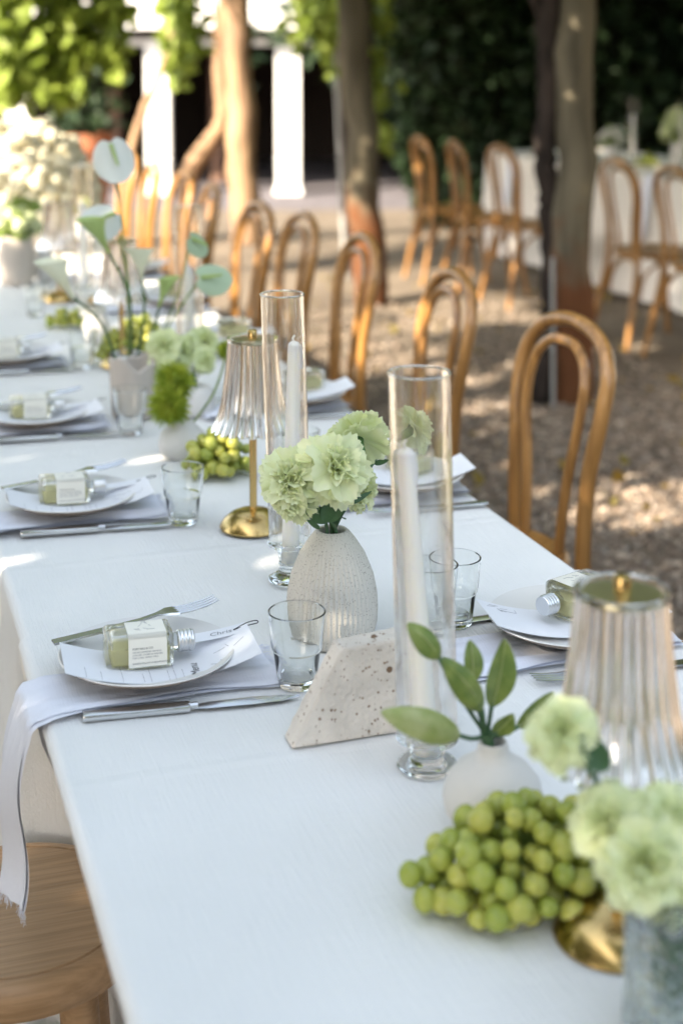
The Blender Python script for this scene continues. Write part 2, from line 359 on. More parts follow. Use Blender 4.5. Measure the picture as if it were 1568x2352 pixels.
# ------------------------------------------------------------------ the setting
def axis():
    a = [-220, -120, -60, -30, -16, -8] + list(np.arange(-4, 26, .75)) + [30, 40, 60, 120, 220, 400]; return a
ax_ = axis(); g = G(); nn = len(ax_)
g.add([(x, y, ground_z(x, y)) for x in ax_ for y in ax_], [(i*nn+j, (i+1)*nn+j, (i+1)*nn+j+1, i*nn+j+1) for i in range(nn-1) for j in range(nn-1)])
tag(obj('ground', g, 'soil'), None, None, kind='structure')
# loose gravel and wood chips on the soil
def gravel():
    base = np.array([(1,0,0),(-1,0,0),(0,1,0),(0,-1,0),(0,0,1),(0,0,-1)], float)
    f8 = np.array([(0,2,4),(2,1,4),(1,3,4),(3,0,4),(2,0,5),(1,2,5),(3,1,5),(0,3,5)])
    n = 52000
    y = 1.2 + 4.6*RNG.random(n)**1.25 + 2.5*RNG.random(n)**6; x = .75 + 2.6*RNG.random(n)**.9
    left = RNG.random(n) < .09; x[left] = -1.1 + 1.1*RNG.random(left.sum()); y[left] = 1.0 + 2.6*RNG.random(left.sum())
    s = .006 + .011*RNG.random(n)**2.2; s *= 1 + y/16
    sc = np.stack([s*(.7+.8*RNG.random(n)), s*(.6+.5*RNG.random(n)), s*(.35+.4*RNG.random(n))], 1)
    a = RNG.random(n)*2*PI; ca, sa = np.cos(a), np.sin(a)
    V = base[None]*sc[:, None] * (1+.35*(RNG.random((n, 6, 1))-.5)); X = V[..., 0]*ca[:, None]-V[..., 1]*sa[:, None]; Y = V[..., 0]*sa[:, None]+V[..., 1]*ca[:, None]
    tilt = (RNG.random(n)-.5)*.7; Z = V[..., 2] + tilt[:, None]*X
    V = np.stack([X+x[:, None], Y+y[:, None], Z+(s*.25)[:, None]], -1).reshape(-1, 3)
    F = (f8[None]+np.arange(n)[:, None, None]*6).reshape(-1, 3)
    me = bpy.data.meshes.new('gravel'); me.vertices.add(len(V)); me.vertices.foreach_set('co', V.ravel())
    me.loops.add(len(F)*3); me.loops.foreach_set('vertex_index', F.ravel()); me.polygons.add(len(F))
    me.polygons.foreach_set('loop_start', np.arange(len(F))*3); me.polygons.foreach_set('loop_total', np.full(len(F), 3)); me.update(calc_edges=True)
    tag(obj('gravel', me, 'gravel'), 'loose brown and grey gravel and chips scattered over the soil', 'gravel', kind='stuff')
gravel()

FL = np.stack([.8+4*RNG.random(420), 1.6+7.5*RNG.random(420), .018+.01*RNG.random(420)], 1)
tag(obj('fallen_leaves', leaf_sheet(0, FL, .05, flat=5), 'autumn'), 'small dry fallen leaves scattered over the ground between the tables', 'leaves', kind='stuff')
# dark paved terrace and the pavilion beyond the trees, facing the table
PV = Vector((CAMX, 0, 0))
def pav(u, d, z): return (CAMX + FWH.x*d + RT.x*u, FWH.y*d + RT.y*u, z)
g = G(); g.add([pav(-9, 15.9, -.262), pav(9, 15.9, -.262), pav(9, 25, -.262), pav(-9, 25, -.262), pav(-9, 15.9, -.5), pav(9, 15.9, -.5)], [(0, 1, 2, 3), (4, 5, 1, 0)])
tag(obj('terrace_paving', g.mesh('p', False), 'paving'), None, None, kind='structure')
pv = thing('pavilion', 'open pavilion with white columns, white fascia and dark interior behind the trees', 'pavilion', pav(0, 18, -.26), -YAW)
def pl(name, mat, u0, u1, d0, d1, z0, z1, par=pv): return obj(name, G().box(u0, u1, d0, d1, z0, z1).mesh(name, False), mat, par)
K = 18/3400.
for u in (-3.9, (365-784)*K*1.0, (662-784)*K*1.0, 4.4, 7.6):
    c = pl('column', 'white_paint', u-.14, u+.14, -.14, .14, .0, 1.86); pl('column_base', 'white_paint', u-.17, u+.17, -.17, .17, .0, .07, c)
pl('rail', 'white_paint', -6, 8, -.05, .05, 1.80, 1.88); pl('fascia', 'white_paint', -6, 8, -.5, -.42, 2.0, 3.2)
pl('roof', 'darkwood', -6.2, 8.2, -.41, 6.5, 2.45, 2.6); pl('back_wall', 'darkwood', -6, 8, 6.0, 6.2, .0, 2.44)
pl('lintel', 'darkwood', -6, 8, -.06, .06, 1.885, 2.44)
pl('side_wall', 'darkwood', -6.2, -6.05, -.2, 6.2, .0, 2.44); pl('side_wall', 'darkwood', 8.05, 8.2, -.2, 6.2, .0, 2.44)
for u in (-3.0, -1.65, 2.6): pl('inner_post', 'brownpost', u-.08, u+.08, 1.5, 1.66, .0, 2.44)

# ------------------------------------------------------------------ posts, vine trunks, foliage
def gnarl(pts, rad, n=12, amp=.02):
    P = cr(pts, 8); m = len(P); R = [np.interp(i/(m-1), np.linspace(0, 1, len(rad)), rad)*(1+random.uniform(-.07, .07)) for i in range(m)]
    return G().tube([p+Vector((random.uniform(-amp, amp), random.uniform(-amp, amp), 0))*.4 for p in P], R, n)
def post(label, base, top, rad, mat, group='rough round posts in a row between the tables'):
    t = thing('wooden_post', label, 'post', base, 0, group); b = Vector(base); v = Vector(top)-b
    ph = b.x*7; P = [v*(i/24)+Vector((.012*math.sin(i*.9+ph)+.008*math.sin(i*2.3), .01*math.sin(i*1.3+ph), 0))*(i > 0) for i in range(25)]
    obj('shaft', G().tube(P, [rad*(1.16-.16*i/24+random.uniform(-.06, .06)) for i in range(25)], 18), mat, t); return t
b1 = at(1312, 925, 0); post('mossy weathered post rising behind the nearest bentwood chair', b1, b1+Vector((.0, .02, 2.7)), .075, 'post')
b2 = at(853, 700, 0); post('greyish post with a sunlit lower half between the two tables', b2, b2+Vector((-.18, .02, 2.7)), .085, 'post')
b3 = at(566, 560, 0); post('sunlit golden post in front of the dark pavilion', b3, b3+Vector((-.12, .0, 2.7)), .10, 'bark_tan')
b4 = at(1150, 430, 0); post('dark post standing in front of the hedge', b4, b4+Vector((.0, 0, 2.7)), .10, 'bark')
def pipe(label, base, top, r):
    t = Vector(top)-Vector(base)
    o = obj('white_stake', G().tube([t*(i/6) for i in range(7)], r, 10), 'pipe', loc=base); tag(o, label, 'stake', 'white stakes by the posts')
p_ = at(793, 640, 0); pipe('tall thin white stake left of the greyish post', p_, p_+Vector((-.12, 0, 2.6)), .016)
p_ = b1 + Vector((-.11, -.05, 0)); pipe('short white stake leaning on the foot of the mossy post', p_, p_+Vector((.0, .02, .62)), .008)
p_ = b3 + Vector((-.06, -.1, .6)); 

def region_leaves(n, fn):
    out = []
    while len(out) < n:
        k = fn()
        if k is not None: out.append(k)
    return np.array(out)
def vine(label, trunk_pts, rad, pos, size, mat='vine', bark='bark', flat=.8, extra=None, group='grape vines', bias=(0, 0, 0)):
    b = Vector(trunk_pts[0]); t = thing('grape_vine', label, 'vine', b, 0, group)
    tr = gnarl([Vector(p)-b for p in trunk_pts], rad)
    for e in (extra or []): tr.tube(cr([Vector(p)-b for p in e], 6), [rad[-1]*(.8-.5*i/(6*(len(e)-1))) for i in range(6*(len(e)-1)+1)], 8)
    obj('trunk', tr, bark, t)
    me = leaf_sheet(0, pos-np.array(b)[None], size, flat=flat, bias=bias); obj('foliage', me, mat, t); return t
U = random.uniform
# unseen canopies added overhead, laid out to shade the table, chairs and hedge
def cA():
    x, y = U(-6.0, -1.0), U(-4, 3.6)
    if y > 3.3+.2*math.sin(4*x): return None
    if ((x+1.75)/.6)**2+((y-2.62)/.36)**2 < 1 and random.random() < .9: return None  # gap cut so that a patch of sun reaches the gravel
    return (x, y, 2.35+.35*random.random())
vine('unseen leafy vine added overhead on the left, shading the near end of the long table', [(-2.6, .4, 0), (-2.55, .45, .8), (-2.62, .4, 1.6), (-2.5, .4, 2.4)], [.06, .045, .04, .035], region_leaves(32000, cA), .12,
     extra=[[(-2.5, .4, 2.4), (-3.6, 1, 2.5), (-5, 1.6, 2.5)], [(-2.5, .4, 2.4), (-1.9, 1.6, 2.5), (-1.5, 2.8, 2.5)], [(-2.5, .4, 2.4), (-2.2, -1.4, 2.5), (-2.4, -3.2, 2.5)]])
def cB():  # leaves extended over the right side to hold back sky light
    x, y = U(-1.9, 6.5), U(1.2, 9.4)
    if x < -.15 and not (3.0 < y < (4.3 if x < -1.2 else 5.6)): return None
    if x < 1.6 and ((y < 4.4 and x > -.15) or y > 8.3): return None
    if x > 1.7 and y > 8.3 and x < 2.6: return None
    if math.sin(x*2.9)*math.sin(y*3.3+1) > .8: return None
    return (x, y, 2.35+.4*random.random())
tb = [b1+Vector(p) for p in ((-.16, .05, 0), (-.12, .04, .2), (-.06, .07, .38), (-.05, .1, .62), (-.06, .1, .82), (-.10, .08, 1.05), (-.09, .06, 1.3), (-.11, .05, 1.55), (-.10, .05, 2.4))]
# dark trunk that leans against the mossy post
vine('dark crooked vine trunk climbing the mossy post, leaves overhead', tb, [.08, .058, .05, .05, .048, .046, .045, .05, .035], region_leaves(24000, cB), .165,
     extra=[[tb[7], tb[7]+Vector((-.12, 0, .3)), tb[7]+Vector((-.22, .0, .7)), tb[7]+Vector((-.5, .2, .9))], [tb[8], tb[8]+Vector((-1.2, .4, .1)), tb[8]+Vector((-2.4, .8, .1))], [tb[8], tb[8]+Vector((1.2, .6, .1)), tb[8]+Vector((2.4, .9, .1))]])
def cC():
    x, y = U(1.5, 7.5), U(9.7, 13.6)
    return (x, y, 2.35+.5*random.random())
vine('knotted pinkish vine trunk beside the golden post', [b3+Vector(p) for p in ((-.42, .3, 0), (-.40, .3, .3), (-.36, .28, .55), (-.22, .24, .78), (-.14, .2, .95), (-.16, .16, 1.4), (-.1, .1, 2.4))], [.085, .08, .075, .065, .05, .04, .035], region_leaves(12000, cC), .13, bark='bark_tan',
     extra=[[b3+Vector((-.1, .1, 2.4)), b3+Vector((1.2, .3, 2.5)), b3+Vector((3, .5, 2.5))], [b3+Vector((-.06, .02, .75)), b3+Vector((-.2, -.02, 1.3)), b3+Vector((-.26, -.04, 2.0))]])
# sunlit foliage hanging at the upper left
def f1():
    x, y = U(.58, 1.45), U(8.75, 9.1); zb = 1.13+.16*abs(math.sin(x*6.3+1))+.1*math.sin(x*17)+.1*U(-1, 1)
    if x > 1.15: zb += (x-1.15)*1.3
    return (x, y, zb+U(0, 1)**1.2*1.3)
vine('bright sunlit vine hanging at the upper left behind the table', [(.95, 9.1, 0), (1.0, 9.12, .5), (.92, 9.1, 1.1), (1.05, 9.1, 2.3)], [.05, .045, .04, .03], region_leaves(1250, f1), .135, flat=1.2, bias=(-2.2, -1.3, 0), extra=[[(1.05, 9.1, 2.2), (.6, 9, 2.3), (.2, 9, 2.3)]])
def f2():
    x, y = random.gauss(1.90, .07), random.gauss(9.7, .12); zb = 1.25+abs(x-1.88)*1.5+.1*U(-1, 1)
    return (x, y, zb+U(0, 1)*1.1)
vine('narrow vine strand hanging between the two white columns', [(1.50, 9.8, 0), (1.56, 9.8, .6), (1.66, 9.78, 1.05), (1.84, 9.74, 1.5), (1.92, 9.7, 2.3)], [.035, .03, .03, .025, .02], region_leaves(520, f2), .11, flat=1.2, bias=(-2.2, -1.3, 0), bark='bark_tan')
def f3():
    x, y = random.gauss(2.72, .11), random.gauss(9.1, .12); zb = 1.36+.15*abs(math.sin(x*9))+.1*U(-1, 1)
    return (x, y, zb+U(0, 1)*.9)
vine('yellow-green vine leaves hanging beside the greyish post', [(2.95, 9.2, 0), (2.9, 9.2, 1.0), (2.85, 9.15, 2.2)], [.045, .04, .03], region_leaves(700, f3), .11, flat=1.2, bias=(-2.2, -1.3, 0))
def f4():
    x, y = random.gauss(3.12, .07), random.gauss(9.3, .1); return (x, y, U(.75, 2.2))
vine('thin leafy shoot right behind the greyish post', [(3.12, 9.3, 0), (3.1, 9.3, 1.2), (3.12, 9.3, 2.2)], [.03, .025, .02], region_leaves(230, f4), .10, flat=1.2, bias=(-2.2, -1.3, 0))

# hedges and trees that close the view on the right
def hedge(label, x0, x1, y0, y1, h, n, mat='hedge', size=.12, name='hedge', cat='hedge', group='dark hedges closing the yard'):
    c = ((x0+x1)/2, (y0+y1)/2, min(ground_z(x0, y0), ground_z(x1, y1))); t = thing(name, label, cat, c, 0, group)
    hx, hy = (x1-x0)/2, (y1-y0)/2
    core = G(); core.ell((0, 0, h*.48), (hx*.86, hy*.8, h*.5), 20, 12); obj('shade_core', core, 'core', t)  # solid dark filler, the inner shade of the hedge put into its colour
    P = []
    while len(P) < n:
        a = RNG.normal(size=3); a /= np.linalg.norm(a); k = .82+.28*RNG.random()+.10*math.sin(a[0]*9+x0)*math.sin(a[2]*8)
        p = (a[0]*hx*k, a[1]*hy*k, h*.5+a[2]*h*.53*k)
        if p[2] > 0: P.append(p)
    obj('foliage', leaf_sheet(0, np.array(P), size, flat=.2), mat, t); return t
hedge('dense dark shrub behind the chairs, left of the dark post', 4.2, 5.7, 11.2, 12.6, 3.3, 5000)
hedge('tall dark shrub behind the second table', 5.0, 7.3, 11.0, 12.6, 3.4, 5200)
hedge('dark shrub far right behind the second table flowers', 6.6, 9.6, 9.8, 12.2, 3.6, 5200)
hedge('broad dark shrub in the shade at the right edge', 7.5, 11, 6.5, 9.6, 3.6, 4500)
for lb, a in (('unseen long dark hedge added out to the left of the table to dim side light', (-10.5, -8, -3, 4.5)), ('unseen dark hedge added farther along the left side to dim side light', (-10.5, -8, 3.5, 12)), ('unseen dark hedge added behind the near end of the table to dim the light', (-7, 1, -9, -6.5)), ('unseen dark hedge added at the right behind the near end to dim the light', (0, 7.5, -9, -6.5)), ('unseen long dark hedge added along the right side to dim side light', (8.2, 10.5, -7, 4.5))):
    hedge(lb, *a, 3.4, 2600, size=.3)  # unseen hedges, added to darken the light from the sides and behind
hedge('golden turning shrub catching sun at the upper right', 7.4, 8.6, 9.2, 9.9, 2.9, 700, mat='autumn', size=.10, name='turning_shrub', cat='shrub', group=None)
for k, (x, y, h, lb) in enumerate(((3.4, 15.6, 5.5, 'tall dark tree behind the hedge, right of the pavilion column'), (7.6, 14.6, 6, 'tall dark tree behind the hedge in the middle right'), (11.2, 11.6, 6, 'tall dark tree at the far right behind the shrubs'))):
    x = x+3 if k == 0 else x
    t = thing('shade_tree', lb, 'tree', (x, y, ground_z(x, y)), 0, 'tall trees behind the hedge')
    obj('trunk', gnarl([(0, 0, 0), (.1, 0, 1.5), (0, .1, 3), (.1, 0, h*.8)], [.2, .16, .13, .06]), 'bark', t)
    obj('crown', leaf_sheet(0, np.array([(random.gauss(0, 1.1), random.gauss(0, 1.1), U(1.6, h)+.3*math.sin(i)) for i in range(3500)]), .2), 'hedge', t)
# potted plants at the terrace
def pot(label, base, r, h, leaves, mat='terracotta'):
    t = thing('potted_plant', label, 'plant', base, 0)
    obj('pot', G().lathe([(0, 0), (r*.72, 0), (r*.95, h*.85), (r*1.06, h*.86), (r*1.06, h), (r*.94, h), (r*.9, h*.88), (0, h*.86)], 24), mat, t)
    obj('foliage', leaf_sheet(0, np.array([(random.gauss(0, r*.8), random.gauss(0, r*.8), h+abs(random.gauss(0, .25))) for i in range(leaves)]), .1), 'hedge', t)
q = at(1062, 455, 0); pot('terracotta pot with dark plant behind the second table chairs', q, .16, .62, 250)
q = atY(195, 400, 11); pot('terracotta tub with a plant behind the far table end', (q.x, q.y, 0), .20, .86, 200)
# ------------------------------------------------------------------ PART2
# ------------------------------------------------------------------ tablecloths
W = 0.759; TZ = 0.7535
def cloth(name, label, x0, width, y0, y1, top, step, mat, push=None, flare=.0, bottom=.035, phase=0, end_drop=True):
    prof = []
    for k in range(18): prof.append(('l', bottom+(top-.014-bottom)*k/17))
    for k in range(1, 6): a = PI*k/12; prof.append(('a', a))
    nt_ = 36
    for k in range(nt_+1): prof.append(('t', k/nt_))
    for k in range(5, 0, -1): prof.append(('b', PI*k/12))
    for k in range(17, -1, -1): prof.append(('r', bottom+(top-.014-bottom)*k/17))
    ys = list(np.arange(y0, y1+1e-6, step)); rows = [(y, 0) for y in ys]
    if end_drop: rows += [(ys[-1]+.012, .012), (ys[-1]+.018, .05)] + [(ys[-1]+.02+.002*k, .05+(top-.09)*k/10) for k in range(1, 11)]
    V = []
    for (y, drop) in rows:
        for (s, q) in prof:
            r = .014
            if s in 'lr':
                d = (top-q)/top
                f = .022*d**.8*(math.sin(y*15+phase+1.3*math.sin(y*4.1))+.5*math.sin(y*33+2*phase)) + flare*d
                z = min(q, top-drop) if drop else q
                if s == 'l':
                    x = x0-f
                    if push: x = max(x, x0+push(y, q)-.002) if push(y, q) > .002 else x
                else: x = x0+width+f
            elif s == 'a': x, z = x0+r-r*math.cos(q), top-r+r*math.sin(q)-drop
            elif s == 'b': x, z = x0+width-r+r*math.cos(q), top-r+r*math.sin(q)-drop
            else:
                x = x0+r+(width-2*r)*q
                z = top-drop-.0007*(1+math.sin(x*23+y*9+phase))*abs(math.sin(y*5.3+x*3))
            V.append((x, y, z))
    m = len(prof); F = [(i*m+j, i*m+j+1, (i+1)*m+j+1, (i+1)*m+j) for i in range(len(rows)-1) for j in range(m-1)]
    g = G(); g.add(V, F); me = g.mesh(name, angle=80); o = obj(name, me, mat)
    return tag(o, label, 'tablecloth', 'white tablecloths')
STOOLS = [(-.022, 1.69), (-.03, 2.29), (-.04, 2.88)]
def push(y, z):
    k = .17*ss(1.66, 1.46, y)*min(1, max(0, (.748-z)/.22))
    for (sx, sy) in STOOLS:
        d = abs(y-sy)
        if d < .26:
            rim = sx + math.sqrt(max(0, .166**2-d*d)) if d < .166 else -.2
            prof_ = ss(.74, .47, z); k = max(k, max(0, rim+.012)*prof_)
    return k
cloth('tablecloth', 'white linen cloth over the far run of the long table', 0.0, W, 1.70, 7.3, .7495, .035, 'linen', push=push, phase=.7)
cloth('tablecloth', 'white linen cloth over the near end of the long table, overlapping the next one', -.004, W+.008, -.55, 1.775, .7525, .025, 'linen', push=push, phase=2.2, end_drop=False)

# ------------------------------------------------------------------ chairs and stools
def make_chair():
    t = thing('bentwood_chair', '', 'chair')
    half = [(-.265, .185, 0), (-.225, .165, .2), (-.190, .145, .40), (-.183, .142, .50), (-.188, .150, .64), (-.203, .170, .765), (-.220, .162, .845), (-.233, .110, .900), (-.238, 0, .922)]
    full = half + [(p[0], -p[1], p[2]) for p in half[-2::-1]]
    P = cr(full, 6); R = [(.0135 if p.z < .1 else .0160 if p.z < .85 else .0150) for p in P]
    obj('back_hoop', G().tube(P, R, 10), 'chair', t)
    ih = [(-.168, .070, .455), (-.178, .080, .60), (-.190, .108, .745), (-.205, .102, .828), (-.215, .06, .872), (-.219, 0, .882)]
    obj('inner_hoop', G().tube(cr(ih+[(p[0], -p[1], p[2]) for p in ih[-2::-1]], 6), .0108, 8), 'chair', t)
    s = obj('seat', G().lathe([(0, .438), (.165, .438), (.20, .442), (.206, .452), (.204, .466), (.196, .473), (.182, .470), (.175, .466), (0, .463)], 36), 'chair', t)
    for sg in (1, -1): obj('leg', G().tube(cr([(.135, sg*.125, .445), (.15, sg*.14, .25), (.185, sg*.165, 0)], 4), [.0175-.0007*i for i in range(9)], 10), 'chair', t)
    for sg in (1, -1):
        obj('brace', G().tube(cr([(-.18, sg*.150, .25), (-.15, sg*.150, .36), (-.06, sg*.155, .425), (.04, sg*.155, .425), (.12, sg*.145, .36), (.15, sg*.140, .25)], 5), .0095, 8), 'chair', t)
    obj('brace', G().tube(cr([(-.2, .155, .26), (-.17, .13, .37), (-.16, .05, .425), (-.16, -.05, .425), (-.17, -.13, .37), (-.2, -.155, .26)], 5), .0095, 8), 'chair', t)
    return t
ch0 = make_chair(); first = [True]
def place_chair(top, facing, label, group):
    c = Vector((top[0], top[1], 0)) + Vector((math.cos(facing), math.sin(facing), 0))*.238
    if first[0]:
        first[0] = False; ch0.location = c; ch0.rotation_euler = (0, 0, facing); ch0['label'] = label; ch0['group'] = group
    else: dup(ch0, c, facing, label, group)
ROW = [((1318, 735), 'nearest whole bentwood chair at the long table, in front of the mossy post'), ((1048, 630), 'second bentwood chair along the long table, behind the right candle tube'), ((838, 545), 'third bentwood chair along the long table, in front of the greyish post'),
       ((700, 495), 'fourth bentwood chair along the long table, right of the middle candle tube'), ((598, 470), 'fifth bentwood chair along the long table, below the golden post'), ((490, 430), 'sixth bentwood chair along the long table, left of the golden post'), ((425, 400), 'seventh bentwood chair along the long table, partly sunlit'), ((340, 385), 'eighth bentwood chair along the long table, glowing in the sun'), ((290, 366), 'farthest bentwood chair at the long table, in full sun')]
for k, ((x, y), lb) in enumerate(ROW):
    p = at(x, y, .922)
    if k in (7, 8): p = Vector((1.21, 7.05+.62*(k-7), 0))
    place_chair(p, PI+random.uniform(-.07, .07), lb, 'bentwood chairs along the long table')
place_chair(Vector((1.225, 1.985, 0)), PI+.04, 'bentwood chair cut off by the right edge of the photo', 'bentwood chairs along the long table')
ROW2 = [((960, 312), -.05, 'leftmost bentwood chair at the second table'), ((1040, 322), -.12, 'bentwood chair tucked just behind the leftmost one at the second table'), ((1146, 332), .05, 'bentwood chair at the second table left of the mossy post'), ((1412, 365), .02, 'bentwood chair at the second table right of the mossy post'), ((1545, 382), .05, 'bentwood chair at the second table, cut off at the right edge')]
for (x, y), a, lb in ROW2: place_chair(at(x, y, .932), a, lb, 'bentwood chairs at the second table')

def make_stool():
    t = thing('wooden_stool', '', 'stool')
    seat = obj('seat', G().lathe([(0, .415), (.136, .415), (.152, .420), (.156, .430), (.156, .448), (.152, .457), (.145, .4605), (.1368, .4610), (.1355, .4590), (.1338, .4590), (.1325, .4612), (0, .4615)], 64), 'stool', t)
    for a in (.6, .6+PI/2, .6+PI, .6+1.5*PI):
        c, s_ = math.cos(a), math.sin(a)
        obj('leg', G().tube([(c*.105, s_*.105, .42), (c*.125, s_*.125, .2), (c*.14, s_*.14, 0)], [.023, .021, .017], 12), 'stool', t)
    P = [(.123*math.cos(a), .123*math.sin(a), .2) for a in np.linspace(0, 2*PI, 33)]
    obj('footring', G().tube(P, .009, 8, cap=False), 'stool', t); return t
st = make_stool(); st.location = (*STOOLS[0], 0); tag(st, 'round natural wood stool in the lower left corner under the napkin', 'stool', 'round wooden stools along the table')
dup(st, (*STOOLS[1], 0), .5, 'round wooden stool glimpsed at the left edge, second along the table')

# ------------------------------------------------------------------ place settings
def plate_obj(label, loc, group):
    t = thing('dinner_plate', label, 'plate', loc, 0, group)
    obj('underside', G().lathe([(0, .0), (.055, .0), (.058, .003), (.080, .009), (.0980, .0185), (.1000, .0205)], 56), 'plate_under', t)
    obj('rim', G().lathe([(.1000, .0205), (.0990, .0216), (.0970, .0212), (.080, .0125), (.06, .0075), (0, .0065)], 56), 'plate_top', t)
    return t
def make_bottle():
    t = thing('cocktail_bottle', '', 'bottle')
    L_, D_, H_ = .086, .050, .046; g = G(); V, F = rbox(L_, D_, H_, .0055, 3, (0, 0, H_/2)); g.add(V, F)
    V, F = rbox(L_-.012, D_-.010, H_-.010, .005, 2, (.001, 0, H_/2)); g.add(V, [tuple(reversed(f)) for f in F])
    obj('glass_body', g.mesh('b', True, 50), 'bottleglass', t)
    hl = H_-.010+.0008; lev = .58
    V, F = rbox(L_-.0112, D_-.0092, hl, .0045, 2, (.001, 0, H_/2)); V = [Vector((v.x, v.y, min(v.z, .005+hl*lev))) for v in V]
    obj('drink', G().add(V, F).mesh('l', True, 50), 'liquid', t)
    def rot(g_): g_.v = [(z+L_/2, x, y+H_/2) for (x, y, z) in g_.v]; return g_
    obj('neck', rot(G().lathe([(.0115, -.003), (.0115, .005), (.0100, .008), (.0100, .011)], 24)), 'glass', t)
    pr = [(.0, .0068), (.0126, .0068)]
    for k in range(4): z = .0075+k*.0048; pr += [(.0132, z), (.0140, z+.0012), (.0140, z+.0024), (.0131, z+.0036)]
    pr += [(.0134, .0275), (.0125, .0287), (0, .0287)]
    def knurl(r, z, a, k): return (r+(.00025*math.sin(a*40) if r > .013 else 0), z)
    obj('cap', rot(G().lathe(pr, 80, fl=knurl)), 'alu', t)
    lx0, lx1 = -.0155, .0335; e = .0006
    g = G(); pts = [(-D_/2-e, .004), (-D_/2-e, H_-.007), (-D_/2+.0015, H_-.0022), (-D_/2+.006, H_+e), (D_/2-.006, H_+e)]
    g.add([(x, y, z) for (y, z) in pts for x in (lx0, lx1)], [(2*i, 2*i+1, 2*i+3, 2*i+2) for i in range(4)]); lab = obj('label', g, 'label', t)
    def line(s, size, x, z, mat='ink'):
        V, F = text_mesh(s, size); obj('lettering', G().add([(x+v.x, -D_/2-e-.0003, z+v.y) for v in V], F).mesh('x', False), mat, lab)
    line('FORTAILS & CO', .0037, lx0+.005, .0270)
    for k, s in enumerate(('WE RECOMMEND SERVING', 'CHILLED. STORE IN FREEZER', 'FOR 2 HRS. SHAKE WELL')): line(s, .0030, lx0+.005, .0226-.0036*k, 'inkgrey')
    line('SHAKE & FOLLOW US @FORTAILSCO', .0027, lx0+.005, .0080)
    # faint line drawing printed on the upper face
    g = G(); random.seed(3)
    for k in range(9):
        x, y = U(-.006, .020), U(-.012, .012); a = U(0, PI); l = U(.004, .011)
        g.tube([(x, y, H_+e+.0002), (x+l*math.cos(a)*.5+.001, y+l*math.sin(a)*.5, H_+e+.0002), (x+l*math.cos(a), y+l*math.sin(a), H_+e+.0002)], .00022, 4)
    obj('emblem', g, 'inkgrey', lab); return t
bottle0 = make_bottle(); bfirst = [True]
for o in COL.objects:
    if o.type == 'MESH' and (o.parent == bottle0 or (o.parent and o.parent.parent == bottle0)): o.data.transform(Matrix.Scale(.88, 4))
bfirst = [True]
def place_bottle(loc, rz, label, group):
    if bfirst[0]:
        bfirst[0] = False; bottle0.location = loc; bottle0.rotation_euler = (0, 0, rz); bottle0['label'] = label; bottle0['group'] = group; return bottle0
    return dup(bottle0, loc, rz, label, group)
def cardz(x): return 1.9*x*x
def card(label, loc, rz, group, seed, names):
    t = thing('menu_card', label, 'menu', loc, rz, group); hw, hd = .108, .044
    def sheet(u, v):
        x = -hw+2*hw*u; y = -hd+2*hd*v; return (x, y, cardz(x)-.004*(v-.5)*0)
    g = G().grid(sheet, 17, 5); top = len(g.v); g.v += [(x, y, z-.0005) for (x, y, z) in g.v]; g.f += [tuple(i+top for i in reversed(f)) for f in g.f]
    paper = obj('sheet', g, 'paper', t)
    r = random.Random(seed); ink = G()
    def stroke(x0, y0, x1, y1, w=.00035):
        P = [(lerp(x0, x1, k/3), lerp(y0, y1, k/3)) for k in range(4)]; ink.tube([(x, y, cardz(x)+.0003) for x, y in P], w, 4)
    # columns of small print that run across the card, too small to read
    for xc in (-.085, -.068, -.045, -.022, -.014, .006, .013, .022):
        y = -.040
        while y < r.choice((-.02, -.012, .0)):
            l = r.uniform(.003, .008); stroke(xc+r.uniform(-.0004, .0004), y, xc, y+l, .00022); y += l+.0018
    if names:
        V, F = text_mesh('Menu', .014, .35)
        ink2 = [(.040-v.y, -.040+v.x, 0) for v in V]; ink2 = [(x, y, cardz(x)+.0004) for x, y, z in ink2]
        obj('lettering', G().add(ink2, F).mesh('m', False), 'ink', t)
    for k in range(7):   # little line drawing near the end of the card
        x, y = r.uniform(.058, .092), r.uniform(-.036, .01); a = r.uniform(0, PI); l = r.uniform(.008, .02)
        stroke(x, y, min(.1, x+l*math.cos(a)), min(.040, y+l*math.sin(a)), .0002)
    obj('print', ink, 'inkgrey', t)['kind'] = 'stuff'; return t
def name_card(label, loc, rz, group, text=None):
    t = thing('name_card', label, 'name card', loc, rz, group)
    g = G().grid(lambda u, v: (-.052+.104*u, -.0125+.025*v, .0014+.22*(u-.45)**2*.06), 7, 3); obj('sheet', g, 'paper', t)
    zt = lambda x: .0018+.22*((x+.052)/.104-.45)**2*.06
    if text:
        V, F = text_mesh(text, .0125, .3); obj('lettering', G().add([(.004+v.x, -.004+v.y, zt(.004+v.x)) for v in V], F).mesh('n', False), 'inkgrey', t)
    P = cr([(.034, -.002, zt(.034)+.0005), (.052, .0035, zt(.052)+.002), (.064, .003, .009), (.064, -.002, .008), (.052, -.003, zt(.052)+.0015), (.034, -.002, zt(.034)+.001)], 5)
    obj('clip', G().tube(P, .0006, 6), 'ink', t); return t
